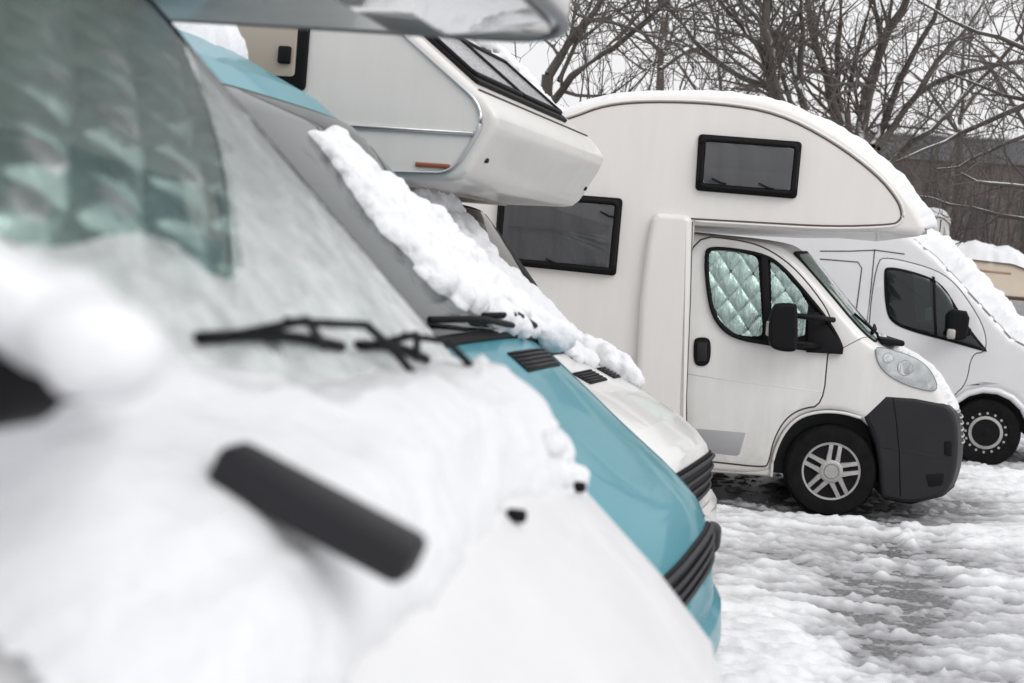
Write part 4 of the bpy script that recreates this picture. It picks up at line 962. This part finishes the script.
# ---------------------------------------------------------------- G, F: vehicles further back
def box_camper(name, fr, outline, w, m, label, cat, R=.08):
    r = root(name, fr, label, cat); solid('body', m, r, outline, w, R, cuts=False, mid=3)
    for x in (-.9, -4.2):
        for sg in (-1, 1): wheel(r, x, sg*(w-.03), .34, .34, sg, 'plain')
    return r
g0 = at(962, 258, 19.5); G = Frame((g0.x+.75, g0.y+1.0), 5)
olG = [(-5.5,.4),(-.1,.4),(.0,.9),(-.3,1.15),(-.75,1.25),(-.85,g0.z-.05),(-.78,g0.z+.02),(-.86,g0.z+.48),(-.95,g0.z+.55),(-5.5,g0.z+.62)]
rG = box_camper('high_roof_camper', G, olG, 1.0, gel, 'white high roof camper whose snowy top edge shows above the pale grey van', 'camper van')
plate('windscreen', darkin, rG, rect(0, .7, -.85, .85, .06), Path([(-.75,1.3),(-.84,g0.z-.1)], None, 1), 0, .02, .004)
plate('side_window', darkin, rG, rnd([(-1.9,1.4),(-1.0,1.4),(-1.15,2.0),(-1.9,2.0)], .06), side(1.0), 0, .015, .004)
tubes('roof_seam', seamm, rG, [[(-.98, -1.0, g0.z+.0), (-.98,-1.0,g0.z+.5)]], .008, 5)
pG = Path(olG[6:][:1]+olG[7:], None, 1.0)
roof_snow('camper_roof_snow', Path(olG[7:], None, 1.0), 1.0, .10, G.M, 'snow on the roof of the high roof camper behind the van', .08, 80, 40, None, .03, b0=-.98, b1=.98)
f0 = at(969, 262, 23.5); F_ = Frame((f0.x+3.05, f0.y+1.0), 5)
zt = at(1000, 263, 23.5).z; zb = at(1000, 297, 23.5).z; print('F z', zt, zb, f0)
olF = [(-6.2,.5),(-.2,.5),(.0,1.0),(-.5,1.25),(-1.0,zb-.02),(-.9,zb+.1),(-1.6,zt-.15),(-2.2,zt+.02),(-3.6,zt+.06),(-6.2,zt+.06)]
rF = box_camper('beige_camper_van', F_, olF, 1.0, beige, 'beige camper at the right edge under a thick snow roof', 'camper van')
w0 = F_.at(996, 299, -1.0); w1 = F_.at(1030, 322, -1.0)
plate('side_window', mat('pale_window', (.33,.33,.34), .2, coat=1, var=.3), rF, rnd([(w0[0], w1[1]-.05),(w0[0]+1.0, w1[1]-.05),(w0[0]+.8, w0[1]-.02),(w0[0], w0[1]-.02)], .04), side(1.0), 0, .02, .005)
tubes('roof_gutter', seamm, rF, [[(w0[0]-2, -1.005, w0[1]+.04), (w0[0]+1.4, -1.005, w0[1]+.04)]], .03, 5)
tubes('side_stripe', mat('tan_stripe', (.35,.22,.16), .6), rF, [[(w0[0]-.5, -1.0, w0[1]+.45), (w0[0]+.2, -1.0, w0[1]+.44)]], .018, 5)
roof_snow('beige_camper_roof_snow', Path(olF[6:], None, 1.0), 1.0, .26, F_.M, 'thick snow blanket on the beige camper roof', .2, 90, 50, None, .06, b0=-1.02, b1=1.0, fs=3)

# ================================================================ BUILDING
bf = at(850, 128, 62); br = at(1100, 128, 50)
def building():
    r = bpy.data.objects.new('office_building', None); COL.objects.link(r)
    a = at(846, 124, 56); b = a+Vector((math.cos(R_(20)), -math.sin(R_(20)), 0))*30; zt = zt2 = at(935, 129, 52).z
    a.z = b.z = 0; ex = (b-a).normalized(); ang = math.atan2(ex.y, ex.x); Lb = (b-a).length
    r.matrix_world = Matrix.Translation(a) @ Matrix.Rotation(ang, 4, 'Z')
    tag(r, 'long dull brown flat roofed block behind the bare trees', 'building')
    hgt = (zt+zt2)/2; print('bld', hgt, Lb, ang)
    wall = mat('brown_facade', (.115,.095,.090), .9, var=.3, vscale=.6, vcol=(.085,.07,.068), bump=.3, bscale=4, stretch=(1,1,.3))
    rbox('wall', wall, r, (0, 0, 0), (Lb, 12, hgt-.9), .02, 1)
    rbox('parapet', mat('grey_parapet', (.12,.12,.13), .8, var=.2, vscale=.8), r, (-.15,-.15,hgt-.9), (Lb+.15, 12.15, hgt), .03, 1)
    rbox('roof_edge', mat('roof_flashing', (.25,.25,.26), .5), r, (-.2,-.2,hgt), (Lb+.2,12.2,hgt+.08), .02, 1)
    wm = mat('office_window', (.055,.05,.052), .4); fm = mat('window_surround', (.13,.112,.107), .8)
    for k in range(int(Lb/1.9)):
        for z in (1.0, 3.9):
            if z+1.6 > hgt-.9: continue
            f = rbox('window', fm, r, (1.0+k*1.9-.08, -.06, z-.08), (1.0+k*1.9+.98, .02, z+1.58), .01, 1)
            rbox('pane', wm, f, (1.0+k*1.9, -.08, z), (1.0+k*1.9+.9, -.055, z+1.5), .005, 1)
    for k in range(int(Lb/3.8)+1):
        rbox('pilaster', mat('pilaster', (.122,.102,.097), .85), r, (.3+k*3.8, -.12, 0), (.62+k*3.8, .05, hgt-.9), .02, 1)
    # roof plant
    rbox('roof_plant', mat('roof_plant', (.33,.36,.40), .6), r, (Lb*.40, 3, hgt+.08), (Lb*.40+1.6, 5, hgt+1.0), .03, 1)
building()

# ================================================================ TREES
barkb = MT['bark']
def snowbark():
    t = barkb.node_tree; b = t.nodes['Principled BSDF']; cr = [n for n in t.nodes if n.type == 'VALTORGB'][0]
    g = t.nodes.new('ShaderNodeNewGeometry'); s = t.nodes.new('ShaderNodeSeparateXYZ'); t.links.new(g.outputs['Normal'], s.inputs[0])
    n = t.nodes.new('ShaderNodeTexNoise'); n.inputs['Scale'].default_value = 1.3; n.inputs['Detail'].default_value = 3
    co = t.nodes.new('ShaderNodeTexCoord'); t.links.new(co.outputs['Object'], n.inputs['Vector'])
    m1 = t.nodes.new('ShaderNodeMath'); m1.operation = 'MULTIPLY_ADD'; m1.inputs[1].default_value = 1.5; m1.inputs[2].default_value = -.55; t.links.new(n.outputs[0], m1.inputs[0])
    m2 = t.nodes.new('ShaderNodeMath'); m2.operation = 'ADD'; t.links.new(m1.outputs[0], m2.inputs[0]); t.links.new(s.outputs[2], m2.inputs[1])
    r = t.nodes.new('ShaderNodeMapRange'); r.inputs[1].default_value = .85; r.inputs[2].default_value = 1.0; t.links.new(m2.outputs[0], r.inputs[0])
    mx = t.nodes.new('ShaderNodeMix'); mx.data_type = 'RGBA'; t.links.new(r.outputs[0], mx.inputs[0]); t.links.new(cr.outputs[0], mx.inputs[6]); mx.inputs[7].default_value = (.8,.8,.82,1)
    t.links.new(mx.outputs[2], b.inputs['Base Color'])
snowbark()
class Tree:
    def __init__(s, base, seed):
        s.rng = random.Random(seed); s.trunk = bmesh.new(); s.crown = bmesh.new(); s.base = Vector(base); s.n = 0
    def seg(s, bm, path, r0, r1, n):
        path = [Vector(p)-s.base for p in path]; L = len(path)-1
        tube(bm, path, r0, n, rs=[r0+(r1-r0)*i/L for i in range(L+1)], capends=False)
    def limb(s, pts, r0, r1, depth=2, dens=1.0, bm=None, tw=1.0):
        """a main limb through given points, wobbled, with branches"""
        rng = s.rng; path = []
        for i in range(len(pts)-1):
            a, b = Vector(pts[i]), Vector(pts[i+1]); n = max(2, int((b-a).length/.45)); p_ = Vector(pts[i-1]) if i > 0 else a-(b-a); q_ = Vector(pts[i+2]) if i+2 < len(pts) else b+(b-a)
            for k in range(n):
                t = k/n; c = .5*((2*a)+(-p_+b)*t+(2*p_-5*a+4*b-q_)*t*t+(-p_+3*a-3*b+q_)*t**3); path.append(c+Vector([rng.gauss(0, .018) for _ in range(3)]))
        path.append(Vector(pts[-1])); s.seg(bm or s.trunk, path, r0, r1, 7)
        L = len(path)
        for i in range(1, L):
            t = i/L; r = r0+(r1-r0)*t; d = (path[i]-path[i-1]).normalized()
            for _ in range(2 if rng.random() < .55*dens else (1 if rng.random() < .6*dens else 0)):
                s.branch(path[i], d, min(r*.55, .045)*rng.uniform(.5, 1), rng.uniform(.9, 2.3)*tw, depth)
    def branch(s, p, d, r, ln, depth):
        rng = s.rng; ax = Vector([rng.gauss(0, 1) for _ in range(3)]).cross(d)
        if ax.length < .1: return
        ax.normalize(); d = (Matrix.Rotation(rng.uniform(.45, 1.15), 3, ax) @ d); d.z += .10; d.normalize()
        n = max(3, int(ln/.22)); path = [p]; c = d.copy(); q = p.copy()
        for k in range(n):
            c = (c+Vector([rng.gauss(0, .13) for _ in range(3)])+Vector((0,0,.03))).normalized(); q = q+c*ln/n; path.append(q)
        r = max(r, .006); s.seg(s.crown, path, r, max(.0035, r*.3), 4 if r > .012 else 3); s.n += 1
        if depth > 0:
            for k in range(1, n+1):
                if rng.random() < .62:
                    dd = (path[k]-path[k-1]).normalized(); s.branch(path[k], dd, r*.6, ln*rng.uniform(.3, .55), depth-1)
    def done(s, name, label, group='bare trees behind the parked campers'):
        r = bpy.data.objects.new(name, None); COL.objects.link(r); r.location = s.base; tag(r, label, 'tree', group)
        for nm, bm, m_ in (('trunk', s.trunk, barkb), ('crown', s.crown, twigm)):
            me = bpy.data.meshes.new(nm); bm.to_mesh(me); bm.free(); me.shade_smooth(); link(nm, me, m_, r)
        print(name, s.n)
def T(lst, Y, jit=0):
    rng = random.Random(len(lst)*7+int(lst[0][0])); out = []; dy = 0
    for i, (a, b) in enumerate(lst): out.append(at(a, b, Y+dy)); dy += rng.uniform(-1, 1)*jit
    return out
def ground_under(px, Y): p = at(px, 260, Y); return Vector((p.x, p.y, 0))
# multi-stemmed tree
Y = 24; t = Tree(ground_under(858, Y), 1); b = Vector(t.base)
fork = at(856, 150, Y)
t.limb([b, b.lerp(fork, .5)+Vector((.05,0,0)), fork], .24, .18, 0, .0)
for l, r in (([(848,150),(837,122),(826,76),(810,23),(804,-40)], .09), ([(862,150),(862,125),(875,68),(890,30),(912,-10),(930,-50)], .11), ([(845,130),(838,95),(838,50),(842,0),(846,-40)], .06),
             ([(852,140),(848,114),(856,57),(871,0),(880,-40)], .05), ([(872,150),(883,126),(902,76),(932,19),(941,-30)], .07), ([(878,150),(894,126),(917,95),(963,72),(1024,59),(1080,52)], .06),
             ([(917,95),(938,60),(970,23),(984,-10)], .05), ([(885,170),(905,150),(932,129),(970,91),(1024,34),(1060,0)], .055), ([(800,130),(788,98),(775,45),(760,0)], .05)):
    t.limb(T(l, Y, .8), r*1.15, r*.4, 3, .8)
t.done('bare_tree', 'leafless tree of many rising stems behind the front of the rounded overcab')
# snowy low boughs
Y = 19; t = Tree(ground_under(1060, Y), 2)
t.limb([t.base, at(1062, 200, Y), at(1050, 60, Y), at(1045, -40, Y)], .22, .15, 1, .5)
for l, r in (([(1058,130),(1024,137),(990,152),(959,165),(936,169)], .035), ([(1060,190),(1010,185),(975,180),(955,170)], .04), ([(1056,90),(1008,114),(960,132),(925,148),(883,167)], .045), ([(1058,230),(1000,215),(950,205),(915,195)], .035), ([(1050,60),(1000,40),(950,20),(900,-10)], .04), ([(1056,110),(1000,95),(940,70)], .04)):
    t.limb(T(l, Y, .5), r, r*.3, 3, 1.0, tw=.8)
t.done('bare_tree', 'leafless tree at the right edge with snow lying along its low boughs')
Y = 22; t = Tree(ground_under(783, Y), 3); f = at(782, 112, Y)
t.limb([t.base, t.base.lerp(f, .5), f], .18, .13, 0, 0)
for l, r in (([(782,112),(776,90),(768,51),(765,0),(764,-40)], .10), ([(778,100),(765,86),(723,66),(697,38),(675,15),(650,-10)], .06), ([(770,60),(761,46),(740,25),(718,0),(700,-20)], .055), ([(805,110),(799,86),(790,60),(779,41),(760,10),(751,-10)], .055), ([(799,86),(803,50),(800,10),(805,-30)], .05)):
    t.limb(T(l, Y, .8), r*1.15, r*.4, 3, 1.0)
t.done('bare_tree', 'leafless tree rising above the middle of the rounded overcab roof')
Y = 27; t = Tree(ground_under(657, Y), 4); f = at(660, 95, Y)
t.limb([t.base, t.base.lerp(f, .5), f], .14, .09, 0, 0)
for l, r in (([(660,95),(661,60),(667,25),(671,-30)], .085), ([(660,70),(690,50),(720,40),(760,30)], .05), ([(663,55),(640,30),(610,5)], .05)):
    t.limb(T(l, Y, .8), r, r*.4, 3, 1.0)
t.done('bare_tree', 'slim upright leafless tree above the left part of the overcab roof')
Y = 21; t = Tree(ground_under(540, Y), 5); f = at(548, 75, Y)
t.limb([t.base, t.base.lerp(f, .5), f], .14, .09, 0, 0)
for l, r in (([(548,75),(570,43),(588,20),(603,-5),(620,-40)], .075), ([(552,100),(573,78),(600,55),(629,36),(659,8),(690,-20)], .06), ([(560,80),(590,22),(620,26),(650,60)], .035)):
    t.limb(T(l, Y, .8), r, r*.4, 3, 1.1)
t.done('bare_tree', 'leaning leafless tree beside the dark alcove tip at the upper left of the branches')
# further trees
k = 0
for px, Y, top, lab in ((725, 34, -30, 'distant leafless tree between the slim and the middle trees'), (960, 33, 0, 'distant leafless tree in front of the brown block'), (1030, 30, -10, 'distant leafless tree at the far right before the brown block')):
    t = Tree(ground_under(px, Y), 20+k); f = at(px, 130, Y)
    t.limb([t.base, f], .13, .08, 0, 0)
    for j in (0, 2, 4):
        q = px+(j-2)*34+t.rng.uniform(-12, 12)
        t.limb([at(px, 135-5*j, Y), at(px+(q-px)*.5, 80, Y+t.rng.uniform(-1,1)), at(q, top+25*abs(j-2), Y+t.rng.uniform(-2,2))], .05, .015, 3, .7, tw=1.0)
    t.done('bare_tree', lab); k += 1
# thickets: shrubs with many stems from the ground
def thicket(px, Y, hpx, n, seed, label, spread=1.6):
    t = Tree(ground_under(px, Y), seed); top = at(px, hpx, Y).z
    for j in range(n):
        a = t.rng.uniform(-spread, spread); hh = top*t.rng.uniform(.75, 1.05)
        b = t.base+Vector((a*.35, t.rng.uniform(-.5,.5), 0)); e = t.base+Vector((a*1.2, t.rng.uniform(-1,1), hh))
        t.limb([b, b.lerp(e, .5)+Vector((t.rng.gauss(0,.15),0,0)), e], .028, .008, 2, 1.0, tw=.6)
    t.done('leafless_shrub', label, 'bushy thickets behind the campers')
thicket(575, 20, 40, 18, 40, 'dense twiggy shrub in the gap left of the rounded overcab roof')
thicket(905, 26, 150, 18, 41, 'dense twiggy shrub just right of the overcab nose')
thicket(960, 27, 165, 18, 42, 'dense twiggy shrub above the pale grey van')
thicket(1015, 26, 155, 18, 43, 'dense twiggy shrub at the right edge above the beige camper')
